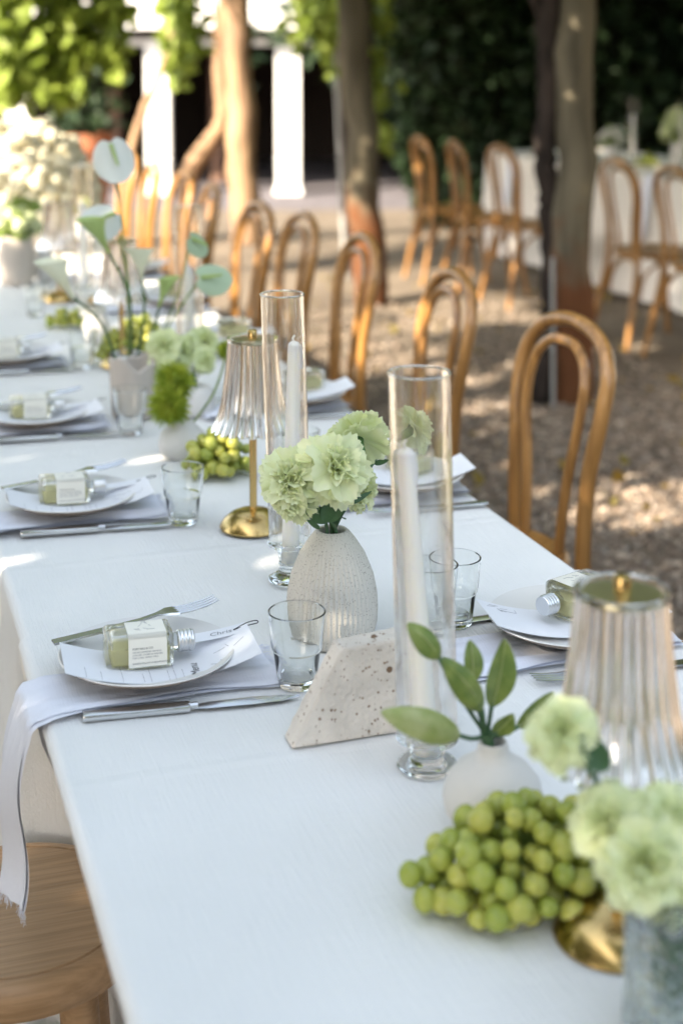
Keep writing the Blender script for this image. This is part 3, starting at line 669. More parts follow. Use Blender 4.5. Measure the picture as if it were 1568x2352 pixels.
def knife_mesh(L_=.235):
    h = .115; g = G(); V, F = rbox(h, .0165, .008, .0028, 2, (h/2, 0, .0042)); g.add(V, F)
    g.tube([(h-.004, 0, .0042), (h+.008, 0, .0045)], [.0045, .004], 10)
    pr = [(h+.004, -.004, .004), (h+.02, -.006, .0095), (h+.06, -.0065, .0115), (h+.095, -.006, .0085), (L_, .0, .001)]
    pts = [(h+.004, -.005, .005), (h+.022, -.007, .0085), (h+.07, -.0075, .0105), (h+.1, -.006, .0085), (L_, .001, .002)]
    V = []; 
    for (x, a, b) in pts: V += [(x, a, .0030), (x, (a+b)/2, .0052), (x, b, .0034), (x, (a+b)/2, .0022)]
    F = [(i*4+k, i*4+(k+1) % 4, i*4+4+(k+1) % 4, i*4+4+k) for i in range(4) for k in range(4)]; F += [(0, 1, 2, 3)]
    g.add(V, F); return g.mesh('knife', True, 35)
def fork_mesh():
    g = G(); P = [(0, .0075, .004), (.06, .0062, .004), (.105, .0035, .0055), (.125, .004, .0075), (.138, .0105, .008), (.15, .0125, .0065)]
    V = []
    for (x, hw, z) in P: V += [(x, -hw, z-.001), (x, hw, z-.001), (x, hw*.9, z+.0012), (x, -hw*.9, z+.0012)]
    g.add(V, [(i*4+k, i*4+(k+1) % 4, i*4+4+(k+1) % 4, i*4+4+k) for i in range(5) for k in range(4)]+[(3, 2, 1, 0), (20, 21, 22, 23)])
    for k in range(4):
        y = -.0094+.00627*k; g.tube([(.148, y, .0065), (.165, y, .0058), (.185, y*.97, .0075), (.200, y*.95, .0105)], [.0019, .0018, .0016, .0009], 6)
    return g.mesh('fork', True, 40)
KN, FK = knife_mesh(), fork_mesh()
def cutlery(name, me, label, loc, rot, group): o = obj(name, me, 'steel', loc=loc, rot=rot); return tag(o, label, name.replace('table_', ''), group)
def napkin(label, group, y, hang=True, seed=0, flip=False, xr=.262):
    """gauze napkin under the plate; path runs from its frayed inner end out over the table edge and down"""
    r = random.Random(seed); path = []
    for k in range(24): path.append((xr-(xr-.012)*k/23, .0, 0))
    if hang:
        for k in range(1, 7): a = PI/2*k/6; path.append((.012-.024*math.sin(a), -.016*(1-math.cos(a)), 0))
        for k in range(1, 19): d = .195*k/18; path.append((-.012-.12*d-.008*math.sin(k*.3), -.016-d, d))
    n = len(path); V = []; layers = 2
    def P(i, v, lay):
        x, dz, d = path[i]; wdt = lerp(.108, .112, ss(.10, -.01, x)) + .012*d; sk = -.012*ss(.12, .0, x)+ (.02*d)
        yy = y+.0 + sk + (v-.5)*wdt*(1-.05*lay) + .004*math.sin(x*40+seed+lay)
        fold = .0035*math.sin(v*9+x*18+seed)*ss(0, .05, .02+abs(x)) + .0022*math.sin(v*23+seed)
        if d == 0 and x > 0: return (x, yy, TZ+.0045+lay*.0026+max(-.002, fold*.6)+dz)
        return (x-abs(fold)*1.2-.0045-lay*.002+.009*math.sin(v*6.5+1)*min(1, d*9), yy, TZ+.0045+lay*.0026+dz+fold*.1)
    g = G(); m = 17
    for lay in range(layers): g.grid(lambda u, v: P(int(round(u*(n-1))), v, lay), n, m)
    o_ = G(); o_.v, o_.f = g.v, g.f
    t = thing('linen_napkin', label, 'napkin', (0, 0, 0), 0, group)
    if flip: o_.v = [(W-x, 2*y-yy, z) for x, yy, z in o_.v]
    obj('cloth', o_.mesh('nap', True, 80), 'napkin', t)
    fr = G()
    for e in ((0,) if not hang else (0, n-1)):
        for k in range(150):
            v = r.random(); p = P(e, v, r.randint(0, 1)); l = r.uniform(.004, .012)
            d = (l, r.uniform(-.004, .004), r.uniform(-.001, .001)) if e == 0 else (r.uniform(-.004, .004), r.uniform(-.003, .003), -l)
            q = (p[0]+d[0], p[1]+d[1], max(TZ+.001, p[2]+d[2]) if e == 0 else p[2]+d[2])
            if flip: p = (W-p[0], 2*y-p[1], p[2]); q = (W-q[0], 2*y-q[1], q[2])
            fr.tube([p, ((p[0]+q[0])/2, (p[1]+q[1])/2+.001, (p[2]+q[2])/2), q], .00028, 3, cap=False)
    obj('fringe', fr, 'napkin', t)['kind'] = 'stuff'; return t
def tumbler_mesh():
    r0, r1, h = .0215, .0325, .086
    out = [(0, 0), (r0*.92, 0), (r0, .002), (.0262, .038), (.0268, .041), (.0285, .0435), (.0292, .047), (r1, h-.001)]
    inn = [(r1-.0012, h), (r1-.0022, h-.001), (.0272, .047), (.0262, .043), (.0240, .038), (.0195, .012), (.016, .0095), (0, .009)]
    return G().lathe(out+inn, 48).mesh('tumbler', True, 22)
TM = tumbler_mesh()
def tumbler(label, p): o = obj('glass_tumbler', TM, 'glass', loc=(p[0], p[1], TZ)); tag(o, label, 'glass', 'clear glass tumblers')

GRP = 'place settings'
LEFT = [(.125, 1.618, 'nearest left-hand setting', 'nearest'), (.128, 2.25, 'second left-hand setting', 'second'), (.139, 2.80, 'third left-hand setting', 'third'), (.145, 3.385, 'fourth left-hand setting', 'fourth')]
for k, (x, y, w_, o_) in enumerate(LEFT):
    sx = .012 if k else 0
    napkin(f'pale gauze napkin of the {w_}' + (', hanging down over the table edge' if k == 0 else ''), 'gauze napkins', y-.026, hang=True, seed=k)
    plate_obj(f'stoneware plate under the menu card of the {w_}', (x, y, TZ+.009), 'stoneware plates')
    card(f'curved white menu card on the plate of the {w_}', (x+.010, y-.022, TZ+.0172), -.06+.03*k, 'menu cards', k, k == 0)
    place_bottle((x-.012, y-.008, TZ+.0192), -.05+.02*k, f'clear flask of yellow drink lying on the {w_}', 'drink flasks')
    name_card(f'name card with wire clip behind the flask of the {w_}', (x+.070, y+.012, TZ+.030), .10, 'name cards', 'Chris' if k == 0 else None)
    cutlery('table_fork', FK, f'steel fork lying across the plate of the {w_}', (x-.100, y+.045, TZ+.029), (0, -.07, .13), 'forks')
    cutlery('table_knife', KN, f'steel table knife laid in front of the {w_}', (x-.088, y-.093, TZ), (0, 0, -.10), 'knives')
RIGHT = [(.627, 1.555, 'nearest right-hand setting'), (.650, 2.19, 'second right-hand setting'), (.655, 2.80, 'third right-hand setting'), (.66, 3.40, 'fourth right-hand setting'), (.66, 4.02, 'fifth right-hand setting'), (.66, 4.64, 'sixth right-hand setting')]
for k, (x, y, w_) in enumerate(RIGHT):
    napkin(f'pale gauze napkin under the plate of the {w_}', 'gauze napkins', y-.02, hang=False, seed=k+9, flip=True, xr=.30)
    plate_obj(f'stoneware plate of the {w_}', (x, y, TZ+.012), 'stoneware plates')
    card(f'curved white menu card on the plate of the {w_}', (x, y-.004, TZ+.0235), PI-.12, 'menu cards', k+20, False)
    place_bottle((x+.02, y+.02, TZ+.0275), PI+(.35 if k == 0 else -1.2 if k == 1 else .2), f'clear flask of yellow drink lying on the {w_}', 'drink flasks')
    cutlery('table_knife', KN, f'steel table knife beyond the plate of the {w_}', (x+.09, y+.098, TZ), (0, 0, PI+.03), 'knives')
    cutlery('table_fork', FK, f'steel fork on the near side of the {w_}', (x+.10, y-.108, TZ), (0, 0, PI-.03), 'forks')
for lb, q in (('clear tumbler left of the stone slab', (682, 1580)), ('clear tumbler beside the brass lamp and the grapes', (421, 1205)), ('clear tumbler in front of the rough stone pot', (300, 1000)), ('small looking clear tumbler left of the calla lilies', (190, 848)), ('blurred clear tumbler far left beside the grapes', (82, 728)),
              ('clear tumbler seen through the large candle tube', (990, 1458)), ('clear tumbler just right of the large candle tube', (1043, 1440)), ('clear tumbler behind the carnations and candle', (690, 1110)), ('clear tumbler behind the brass lamp on the far side', (640, 960))):
    tumbler(lb, at(*q))

# ------------------------------------------------------------------ lamps
def make_lamp():
    t = thing('table_lamp', '', 'lamp')
    b = obj('base', G().lathe([(0, 0), (.0500, 0), (.0505, .002), (.0490, .005), (.044, .0125), (.034, .0205), (.022, .0255), (.008, .0275), (0, .0277)], 56), 'brass', t)
    obj('button', G().ell((-.012, -.030, .0215), (.0042, .0042, .003), 12, 6), 'brass', b)
    obj('stem', G().lathe([(.0056, .027), (.0056, .288)], 20), 'brass', t)
    n = 24
    def wall(off):
        return [(lerp(0, 1, 0)+.0365+off, .281), (.0378+off, .262), (.0400+off, .238), (.0428+off, .213), (.0462+off, .188), (.0520+off, .168), (.0590+off, .155), (.0620+off, .1510)]
    out = wall(0); inn = [(r-.0034, z) for r, z in wall(0)][::-1]
    prof = out+inn; no = len(out)
    def fl(r, z, a, k):
        c = math.cos(n*a); s_ = .6*c-.4*abs(c) if k < no else -.25*c
        amp = .0026+.0030*ss(.25, .155, z); dz = (-.0028*abs(math.cos(n*a/2)) if z < .156 else 0)
        return (r+amp*s_, z+dz)
    obj('shade', G().lathe(prof, n*8, fl=fl, close=True).mesh('shade', True, 80), 'shadeglass', t)
    obj('shade_rim', G().lathe([(.0330, .2815), (.0378, .2815), (.0385, .284), (.0378, .2865), (.0330, .2865)], 56, close=True), 'shadeglass', t)
    obj('cap', G().lathe([(0, .2795), (.0322, .2795), (.0326, .282), (.0318, .2838), (0, .2838)], 48), 'capmirror', t)
    obj('knob', G().lathe([(.0068, .2838), (.0068, .2965), (.0062, .2975), (0, .2975)], 20), 'brass', t); return t
lamp = make_lamp(); p = at(582, 1215); lamp.location = (p.x, p.y, TZ); tag(lamp, 'brass lamp with ribbed glass shade in the middle of the table', 'lamp', 'ribbed glass table lamps')
p = at(1414, 2160); dup(lamp, (p.x, p.y, TZ), .3, 'large blurred brass lamp with ribbed glass shade at lower right')
p = at(277, 540, TZ+.297); dup(lamp, (p.x, p.y, TZ), .5, 'third ribbed glass lamp behind the calla lilies'); LC = p
p = at(133, 452, TZ+.297); dup(lamp, (p.x, p.y, TZ), .7, 'farthest ribbed glass lamp at the left edge'); LD = p

# ------------------------------------------------------------------ candles in glass tubes
def candle_set(label, loc, hh, top, ctop, rt=.0285, lean=0, lean_y=0, cl_=None):
    x, y = loc[0], loc[1]; k = hh/.055
    o = obj('candle_holder', G().lathe([(0, 0), (.0285, 0), (.0300, .002), (.0290, .005), (.0200, .010*k), (.0165, .014*k), (.0150, .020*k), (.0165, .024*k), (.0150, .028*k), (.0165, .036*k), (.0230, .046*k), (.0305, .050*k), (.0312, .0535*k), (.0290, .055*k), (.0200, .052*k), (.0135, .0505*k), (.0130, .024*k), (.006, .0225*k), (0, .022*k)], 48), 'glass', loc=(x, y, TZ))
    tag(o, f'clear glass candle holder of the {label}', 'candle holder', 'glass candle holders')
    L_ = top-hh
    g = G().lathe([(rt, 0), (rt, L_-.001), (rt-.0008, L_), (rt-.0016, L_-.001), (rt-.0016, 0)], 56, close=True)
    if lean or lean_y: g.v = [(a+lean*c/L_, b+lean_y*c/L_, c) for a, b, c in g.v]
    o = obj('candle_tube', g.mesh('tube', True, 25), 'tubeglass', loc=(x, y, TZ+hh+.0005)); tag(o, f'tall clear glass tube of the {label}', 'glass tube', 'glass candle tubes')
    obj('rim', G().lathe([(rt+.0004+.0012*math.cos(a), .0012*math.sin(a)) for a in np.linspace(0, 2*PI, 9)[:-1]], 56, close=True), 'glass', o, loc=(lean, lean_y, L_))
    t = thing('taper_candle', f'ivory taper candle inside the {label}', 'candle', (x, y, TZ+hh*.45), 0, 'ivory taper candles'); cl = ctop-hh*.45
    if cl_ is not None: lean = cl_/.9
    g = G().tube([(lean*.9*s, lean_y*.9*s, cl*s) for s in np.linspace(0, 1, 9)], list(np.linspace(.0122, .0085, 9)), 24)
    g.ell((lean*.9, lean_y*.9, cl), (.0083, .0083, .007), 16, 8)
    P = cr([(lean*.9+.008, 0, cl+.001), (lean*.9+.0098, -.002, cl-.012), (lean*.9+.0098, -.001, cl-.03)], 4); g.tube(P, [.0026]*len(P), 8)
    obj('wax', g, 'wax', t)
    obj('wick', G().tube([(lean*.9, lean_y, cl+.004), (lean*.9-.002, lean_y, cl+.011), (lean*.9+.001, lean_y, cl+.0145)], .0016, 6), 'wax', t)
p = at(667, 1338); candle_set('middle candle beside the brass lamp', p, .055, .388, .318, rt=.0285, lean=-.010, cl_=.006)
p = at(980, 1768); candle_set('large candle right of the stone slab', p, .032, .397, .318, rt=.0300, lean=-.010, cl_=-.024)
p = at(440, 905); candle_set('far candle among the calla lilies', p, .05, .39, .26, lean=-.006)
p = at(185, 560, 1.0); p = Vector((.43, 4.15, 0)); candle_set('farthest candle at the left', p, .05, .39, .28)

# ------------------------------------------------------------------ stone slab
def slab():
    Y = at(668, 1733).y+.004; x0, x1 = at(672, 1731).x, at(1003, 1660).x
    tl = atY(786, 1494, Y); trr = atY(1008, 1442, Y); z0 = TZ
    poly = [(x0, z0), (x1, z0+.0), (trr.x-.004, trr.z-.004), (tl.x, tl.z)]; th = .030
    bm = bmesh.new(); a = [bm.verts.new((x, Y, z)) for x, z in poly]; b = [bm.verts.new((x, Y+th, z)) for x, z in poly]
    bm.faces.new(a); bm.faces.new(b[::-1])
    for i in range(4): j = (i+1) % 4; bm.faces.new((a[j], a[i], b[i], b[j]))
    bmesh.ops.recalc_face_normals(bm, faces=bm.faces[:])
    bmesh.ops.bevel(bm, geom=bm.edges[:], offset=.0012, segments=2, affect='EDGES')
    bmesh.ops.subdivide_edges(bm, edges=[e for e in bm.edges if e.calc_length() > .02], cuts=10, use_grid_fill=True)
    bmesh.ops.triangulate(bm, faces=bm.faces[:])
    for v in bm.verts:
        c = v.co
        if c.z > z0+.002: n_ = .0007*(math.sin(c.x*310+c.z*170)+math.sin(c.z*410-c.y*330+1)); v.co += Vector((n_, 0, n_*.8))
    me = bpy.data.meshes.new('slab'); bm.to_mesh(me); bm.free()
    me.polygons.foreach_set('use_smooth', [True]*len(me.polygons)); me.set_sharp_from_angle(angle=math.radians(35))
    o = obj('stone_slab', me, 'stone'); tag(o, 'slanted travertine slab standing on edge in the middle of the table', 'stone')
slab()
# ------------------------------------------------------------------ flowers
def petal_mesh(seed, L_=.030, spread=52, frill=.0022, nu=21, nv=6, curl=.006):
    r = random.Random(seed); ph = r.uniform(0, 6); k1 = r.uniform(4, 6); k2 = r.uniform(9, 12)
    saw = [r.uniform(-.05, .03)+(.045 if i % 2 else -.02) for i in range(nu)]
    def f(u, v):
        i = int(round(u*(nu-1))); q = u*2-1; a = math.radians(spread)*q; v2 = .08+.92*v
        R = L_*v2*(1+saw[i]*(v > .99)+.06*math.sin(q*5+ph)*v)*(1-.16*abs(q)**2.2)
        z = R*math.cos(a*.8); x = R*math.sin(a)*.95
        y = frill*v*v*(math.sin(a*k1+ph)+.7*math.sin(a*k2+ph*2)*v) + curl*v*v
        return (x, y, z)
    return G().grid(f, nu, nv).mesh('petal', True, 180)
PET = {m: ([petal_mesh(s, .0285, 40, .0042, 17, 6, .002) for s in range(4)], [petal_mesh(s+20, .030, 54, .0030, 21, 6, .008) for s in range(5)]) for m in ('carn', 'carn_b', 'white_petal')}
CALYX = G().lathe([(0, -.022), (.0035, -.022), (.0055, -.017), (.0060, -.006), (.0075, .0), (.0060, .002), (0, .002)], 14).mesh('calyx', True, 50)
def leaf_mesh(base, tip, width, nrm=(0, -1, .3), fold=.25, droop=.0, nu=9, nv=5, blunt=.8):
    b, t_ = Vector(base), Vector(tip); d = t_-b; L_ = d.length; d.normalize(); n = Vector(nrm); n = (n-d*n.dot(d)).normalized(); s = d.cross(n)
    def f(u, v):
        w_ = width*.5*max(.02, math.sin(PI*min(1, u**blunt*.97+.02)))**.75; q = v*2-1
        return b+d*(L_*u)+s*(w_*q)+n*(fold*w_*abs(q)+droop*L_*math.sin(PI*u))
    g = G().grid(f, nu, nv); k = len(g.v); g.v += [tuple(Vector(p)-n*.0006) for p in g.v]; g.f += [tuple(i+k for i in reversed(q)) for q in g.f]; return g
def carnation(label, center, direction, mouth, R=.034, mat='carn', group='pale green carnations', stem_mid=None, leaves=1, n=(8, 9, 9, 8)):
    c = Vector(center); dirv = Vector(direction).normalized(); m0 = Vector(mouth)
    t = thing('carnation', label, 'flower', m0, 0, group); o = c-dirv*(R*.45)
    Q = dirv.to_track_quat('Z', 'Y').to_matrix().to_4x4(); k = R/.028
    for li, (num, tilt, sc) in enumerate(zip(n, (13, 34, 60, 90), (.66, .76, .90, .98))):
        for i in range(num):
            a = 2*PI*(i+.5*(li % 2))/num+U(-.18, .18); tl = math.radians(tilt+U(-12, 12)); s_ = sc*k*U(.9, 1.08)
            mt = Matrix.Translation(o-m0) @ Q @ Matrix.Rotation(a, 4, 'Z') @ Matrix.Rotation(-tl, 4, 'X') @ Matrix.Rotation(U(-.35, .35), 4, 'Z') @ Matrix.Diagonal((s_, s_, s_, 1))
            obj('petal', random.choice(PET[mat][li > 1]), mat, t, mtx=mt)
    obj('calyx', CALYX, 'calyx', t, mtx=Matrix.Translation(o-m0) @ Q)
    e = o-dirv*.02; mid = Vector(stem_mid) if stem_mid else (e*.5+m0*.5)-dirv*.012
    P = cr([e-m0, mid-m0, (0, 0, 0), (0, 0, -.05)], 6); sg = G().tube(P, .0021, 8)
    sg.ell(mid-m0, (.0034, .0034, .0042), 8, 6); obj('stem', sg, 'stem', t)
    for j in range(leaves):
        q = mid.lerp(m0, .2+.4*j); dd = Vector((U(-1, 1), U(-.8, .2), U(.1, .7))).normalized()
        obj('leaf', leaf_mesh(q-m0, q-m0+dd*U(.02, .04), .007), 'stem', t)
    return t
# ribbed vase with its carnations
VC = at(768, 1470); mouth = Vector((VC.x-.006, VC.y, TZ+.134))
def ribbed_vase():
    prof = [(0, 0), (.045, 0), (.0495, .004), (.0535, .022), (.0545, .040), (.0535, .058), (.0490, .080), (.0395, .105), (.0290, .122), (.0215, .1315), (.0180, .1345), (.0155, .1335), (.0150, .128), (.0200, .115), (.0200, .09), (0, .088)]
    n = 52
    def fl(r, z, a, k):
        return (r+(.0009*math.cos(n*a)*ss(.118, .09, z)*ss(.0, .012, z) if k < 10 else 0), z)
    o = obj('ribbed_vase', G().lathe(prof, n*6, fl=fl).mesh('v', True, 80), 'ceramic', loc=(VC.x-.003, VC.y, TZ)); tag(o, 'speckled cream ribbed vase in focus with green carnations', 'vase')
    # inner darkness is the hollow of the vase itself
ribbed_vase()
CF = [((664, 1092), 1.60, (-.45, -.75, .5), .037, 'round pale green carnation, leftmost of the ribbed vase'), ((780, 1068), 1.575, (.10, -.85, .5), .041, 'open pale green carnation facing forward above the ribbed vase'),
      ((815, 985), 1.645, (.05, .72, .55), .038, 'pale green carnation seen from behind, top of the ribbed vase'), ((722, 1022), 1.675, (-.15, -.1, .98), .031, 'pale green carnation half hidden at the back of the ribbed vase'),
      ((656, 1160), 1.60, (-.8, -.45, -.25), .030, 'small carnation drooping at lower left of the ribbed vase'), ((848, 1110), 1.66, (.8, -.35, .2), .032, 'small carnation at the right side of the ribbed vase')]
for (px, Y, d, R, lb) in CF:
    j = Vector((U(-.008, .008), U(-.006, .006), 0)); carnation(lb, atY(*px, Y), d, mouth+j, R, leaves=2)
carnation('single side-facing carnation seen through the large candle tube', atY(966, 972, 1.74), (.85, .25, .4), mouth+Vector((.008, .004, 0)), .031, stem_mid=atY(880, 1030, 1.70))
# dark leaves under the bouquet
t = thing('carnation_foliage', 'dark leaves tucked under the carnations at the vase mouth', 'foliage', mouth)
for (a, b_, w_) in (((690, 1150), (745, 1200), .017), ((760, 1130), (745, 1200), .016), ((790, 1150), (755, 1200), .014), ((705, 1195), (735, 1215), .006)):
    obj('leaf', leaf_mesh(atY(*b_, 1.60)-mouth, atY(*a, 1.59)-mouth, w_), 'leaf_dark', t)

# bud vase with broad leaves
VD = at(1130, 1915); o = obj('bud_vase', G().lathe([(0, 0), (.022, 0), (.034, .006), (.0435, .020), (.0460, .033), (.0430, .047), (.0330, .060), (.0210, .068), (.0155, .073), (.0140, .079), (.0135, .0835), (.0115, .084), (.0110, .078), (.014, .06), (0, .05)], 64).mesh('bv', True, 60), 'matte', loc=(VD.x, VD.y, TZ)); tag(o, 'small round matte white vase with broad leaves', 'vase')
mD = Vector((VD.x-.004, VD.y, TZ+.084)); YD = mD.y
t = thing('leafy_sprig', 'sprig of broad green leaves in the small round white vase', 'foliage', mD)
j0 = atY(1116, 1690, YD)
obj('stem', G().tube([Vector((0, 0, -.04)), Vector((0, 0, -.005)), j0-mD+Vector((0, 0, .004))], [.005, .005, .006], 10), 'stem', t)
SP = [((1055, 1690), (876, 1636), -.03, .030, 'leaf_pale'), ((1008, 1512), (936, 1432), .02, .023, 'leaf'), ((1106, 1630), (1016, 1512), -.01, .027, 'leaf'), ((1085, 1570), (1078, 1470), .035, .020, 'leaf'), ((1128, 1625), (1158, 1468), .0, .030, 'leaf'), ((1135, 1685), (1178, 1640), -.02, .020, 'leaf'), ((1185, 1672), (1270, 1590), .01, .018, 'leaf')]
for (b_, e, dy, w_, m_) in SP:
    pb, pe = atY(*b_, YD+dy*.5)-mD, atY(*e, YD+dy)-mD
    if b_ in ((1055, 1690), (1106, 1630), (1008, 1512)):
        ax3 = pe-pb; nb = Vector((.1, -1, .25)); nb = (nb-ax3.normalized()*nb.dot(ax3.normalized())).normalized(); N_ = 14
        gb = G().tube([pb+ax3*(i/N_) + nb*(.004*math.sin(PI*i/N_)) for i in range(N_+1)], [w_*.48*max(.05, math.sin(PI*min(1, (i/N_)**.85*.97+.015)))**.7 for i in range(N_+1)], 16)
        cen = lambda q: pb+ax3*max(0, min(1, (q-pb).dot(ax3)/ax3.length_squared))
        gb.v = [tuple(Vector(q)-nb*(Vector(q)-cen(Vector(q))).dot(nb)*.45) for q in gb.v]
        lf = obj('bud', gb, m_, t)
    else: lf = obj('leaf', leaf_mesh(pb, pe, w_, nrm=(.1, -1, .25), fold=.30, droop=.06, blunt=.9, nu=14, nv=7), m_, t)
    obj('midrib', G().tube([pb.lerp(pe, k/8)+Vector((.1, -1, .25)).normalized()*(.0012 if 'bud' not in lf.name else w_*.26*math.sin(PI*k/8)+.004*math.sin(PI*k/8))+Vector((.1, -1, .25)).normalized()*(.06*(pe-pb).length*math.sin(PI*k/8) if 'bud' not in lf.name else 0) for k in range(9)], .0005, 5), 'leaf_pale', lf)
    obj('petiole', G().tube(cr([j0-mD, (j0-mD)*.5+pb*.5+Vector((0, 0, -.003)), pb, pb.lerp(pe, .12)], 4), .0021, 7), 'stem', lf)

# (two of the sprig's leaves are still closed buds)
# grapes
GRP_M = G().ell((0, 0, 0), (.0100, .0100, .0112), 16, 10).mesh('grape', True, 180)
def grapes(label, c, a, b, h, n, r=.0100, seed=1):
    rr = random.Random(seed); t = thing('grape_bunch', label, 'grapes', (c[0], c[1], TZ), 0, 'bunches of green grapes'); P = []; tries = 0
    while len(P) < n and tries < 40000:
        tries += 1; x, y, z = rr.uniform(-1, 1), rr.uniform(-1, 1), rr.random()
        if x*x+y*y+z*z > 1: continue
        p = Vector((x*a, y*b, r+z*(h-2*r)))
        if all((p-q).length > 1.78*r for q in P): P.append(p)
    for p in P:
        s_ = r/.010*rr.uniform(.78, 1.12)
        obj('grape', GRP_M, 'grape', t, mtx=Matrix.Translation(p) @ Euler((rr.uniform(0, 3), rr.uniform(0, 3), 0)).to_matrix().to_4x4() @ Matrix.Diagonal((s_, s_, s_, 1)))
    g = G()
    for p in P[::2]: g.tube([(0, 0, h*.5), p*.5+Vector((0, 0, h*.25)), p], [.0018, .0014, .001], 5)
    obj('stalk', g, 'leaf', t); return t
p = at(1200, 2072); GB = grapes('large bunch of green grapes beside the near brass lamp', p, .088, .060, .092, 110, .0102, 4)
o = [c for c in COL.objects if c.parent == GB and c.name.startswith('grape')][0]
for dx, dy, z in ((-.098, .008, .034), (-.090, -.004, .018)):
    obj('grape', GRP_M, 'grape', GB, loc=(dx, dy, z))
p = at(500, 1092); grapes('bunch of green grapes beside the small grey vase', p, .056, .046, .084, 60, .0108, 5)
p = at(285, 835); grapes('bunch of green grapes behind the rough stone pot', p, .062, .05, .09, 60, .0102, 6)
p = at(152, 755); grapes('small blurred bunch of green grapes at the left', p, .045, .035, .055, 32, .010, 8)
p = at(325, 800); grapes('bunch of green grapes under the calla lilies', p, .05, .05, .085, 45, .010, 9)

# small grey vase with fuzzy green balls
VE = at(420, 1052); YE = VE.y
o = obj('small_vase', G().lathe([(0, 0), (.030, 0), (.040, .010), (.0425, .025), (.038, .042), (.026, .054), (.020, .059), (.0185, .066), (.016, .0665), (.015, .058), (0, .05)], 48).mesh('sv', True, 60), 'matte', loc=(VE.x, VE.y, TZ)); tag(o, 'small grey white vase holding fuzzy green flower balls', 'vase')
mE = Vector((VE.x, VE.y, TZ+.066))
def fuzz_ball(label, c, R, mid=None, n=700):
    c = Vector(c); t = thing('fuzzy_flower', label, 'flower', mE, 0, 'fuzzy green flower balls')
    d = RNG.normal(size=(n, 3)); d /= np.linalg.norm(d, axis=1)[:, None]; g = G(); V = []; F = []
    for i, q in enumerate(d):
        q = Vector(q); s_ = q.orthogonal().normalized(); u2 = q.cross(s_); L_ = R*U(.82, 1.08); bend = Vector((U(-.1, .1), U(-.1, .1), U(-.12, .12)))*R; k = len(V); w_ = R*.05
        V += [q*(R*.35)+s_*w_, q*(R*.35)-s_*w_*.5+u2*w_*.9, q*(R*.35)-s_*w_*.5-u2*w_*.9, q*L_+bend]; F += [(k, k+1, k+3), (k+1, k+2, k+3), (k+2, k, k+3)]
    g.add(V, F); g.v = [tuple(Vector(v)+c-mE) for v in g.v]; obj('bristles', g.mesh('fz', False), 'fuzz', t)
    obj('core', G().ell(c-mE, R*.5, 14, 10), 'fuzz', t)
    m_ = Vector(mid) if mid else c*.5+mE*.5
    obj('stem', G().tube(cr([c-mE, m_-mE, (0, 0, -.03)], 6), .0022, 7), 'leaf', t); return t
fuzz_ball('upper bright fuzzy green flower ball in the small grey vase', atY(402, 878, YE+.01), .041)
fuzz_ball('lower dark fuzzy green flower ball leaning over the small grey vase', atY(388, 932, YE-.02), .042)
fuzz_ball('small fuzzy green flower on a bent stem behind the brass lamp', atY(522, 805, YE+.08), .022, mid=atY(490, 905, YE+.05))

# rough stone pot with callas and anthuriums
PF = at(305, 962)
def potf():
    prof = [(0, 0), (.036, 0), (.040, .006), (.0425, .05), (.044, .085), (.045, .108), (.040, .112), (.036, .108), (.034, .05), (0, .04)]
    def fl(r, z, a, k): return (r*(1+.03*math.sin(3*a+1)), z+(.012*math.sin(a*2+.6)+.006*math.sin(5*a) if z > .08 else 0))
    o = obj('stone_pot', G().lathe(prof, 40, fl=fl).mesh('pf', True, 35), 'greyclay', loc=(PF.x, PF.y, TZ)); tag(o, 'rough beige stone pot with an uneven rim behind the tumbler', 'pot')
potf()
mF = Vector((PF.x+.005, PF.y+.05, TZ+.02)); YF = mF.y
o = obj('lily_vase', G().lathe([(0, 0), (.03, 0), (.033, .01), (.033, .11), (.031, .112), (.030, .11), (.029, .012), (0, .01)], 40), 'glass', loc=(mF.x, mF.y+.03, TZ)); tag(o, 'clear glass vase holding the lilies behind the stone pot', 'vase')
mF = Vector((mF.x, mF.y+.03, TZ+.012))
def calla(label, base_px, tip_px, dy, R=.022, mid=None, mat='calla', group='calla lilies'):
    b, e = atY(*base_px, YF+dy), atY(*tip_px, YF+dy-.01); t = thing('calla_lily', label, 'flower', mF, 0, group)
    d = e-b; L_ = d.length; Q = d.normalized().to_track_quat('Z', 'Y').to_matrix()
    def f(u, v):
        a = (v*2-1)*PI*1.08; r = R*(.16+.84*u**1.7)*(1+.10*math.cos(a/1.08)); z = L_*(u-.28*u*u*(1-math.cos(a*.93))*.5)
        return b-mF+Q @ Vector((r*math.sin(a)*(1+.15*u), -r*math.cos(a), z))
    g = G().grid(f, 14, 21); k = len(g.v)
    me = g.mesh('spathe', True, 180); sp_ = obj('spathe', me, mat, t)
    obj('spadix', G().tube([b-mF+d*.15, b-mF+d*.55], [.0035, .0025], 8), 'yellow', t)
    md = Vector(mid) if mid else (b*.45+mF*.55)
    obj('stem', G().tube(cr([b-mF+d*.03, md-mF, (0, 0, 0)], 10), .0026, 8), 'leaf_dark', t); return t
calla('calla lily with green throat bending to the upper left', (250, 580), (205, 490), 0, .027, mat='calla_g', mid=atY(300, 700, YF))
calla('yellowish calla lily reaching far left', (168, 685), (112, 585), 0, .030, mid=atY(240, 755, YF))
calla('upright white calla lily in the middle', (326, 640), (320, 560), .03, .027, mid=atY(330, 740, YF))
calla('slim green calla lily right of the middle', (365, 705), (390, 628), -.01, .020, mat='calla_g', mid=atY(352, 760, YF))
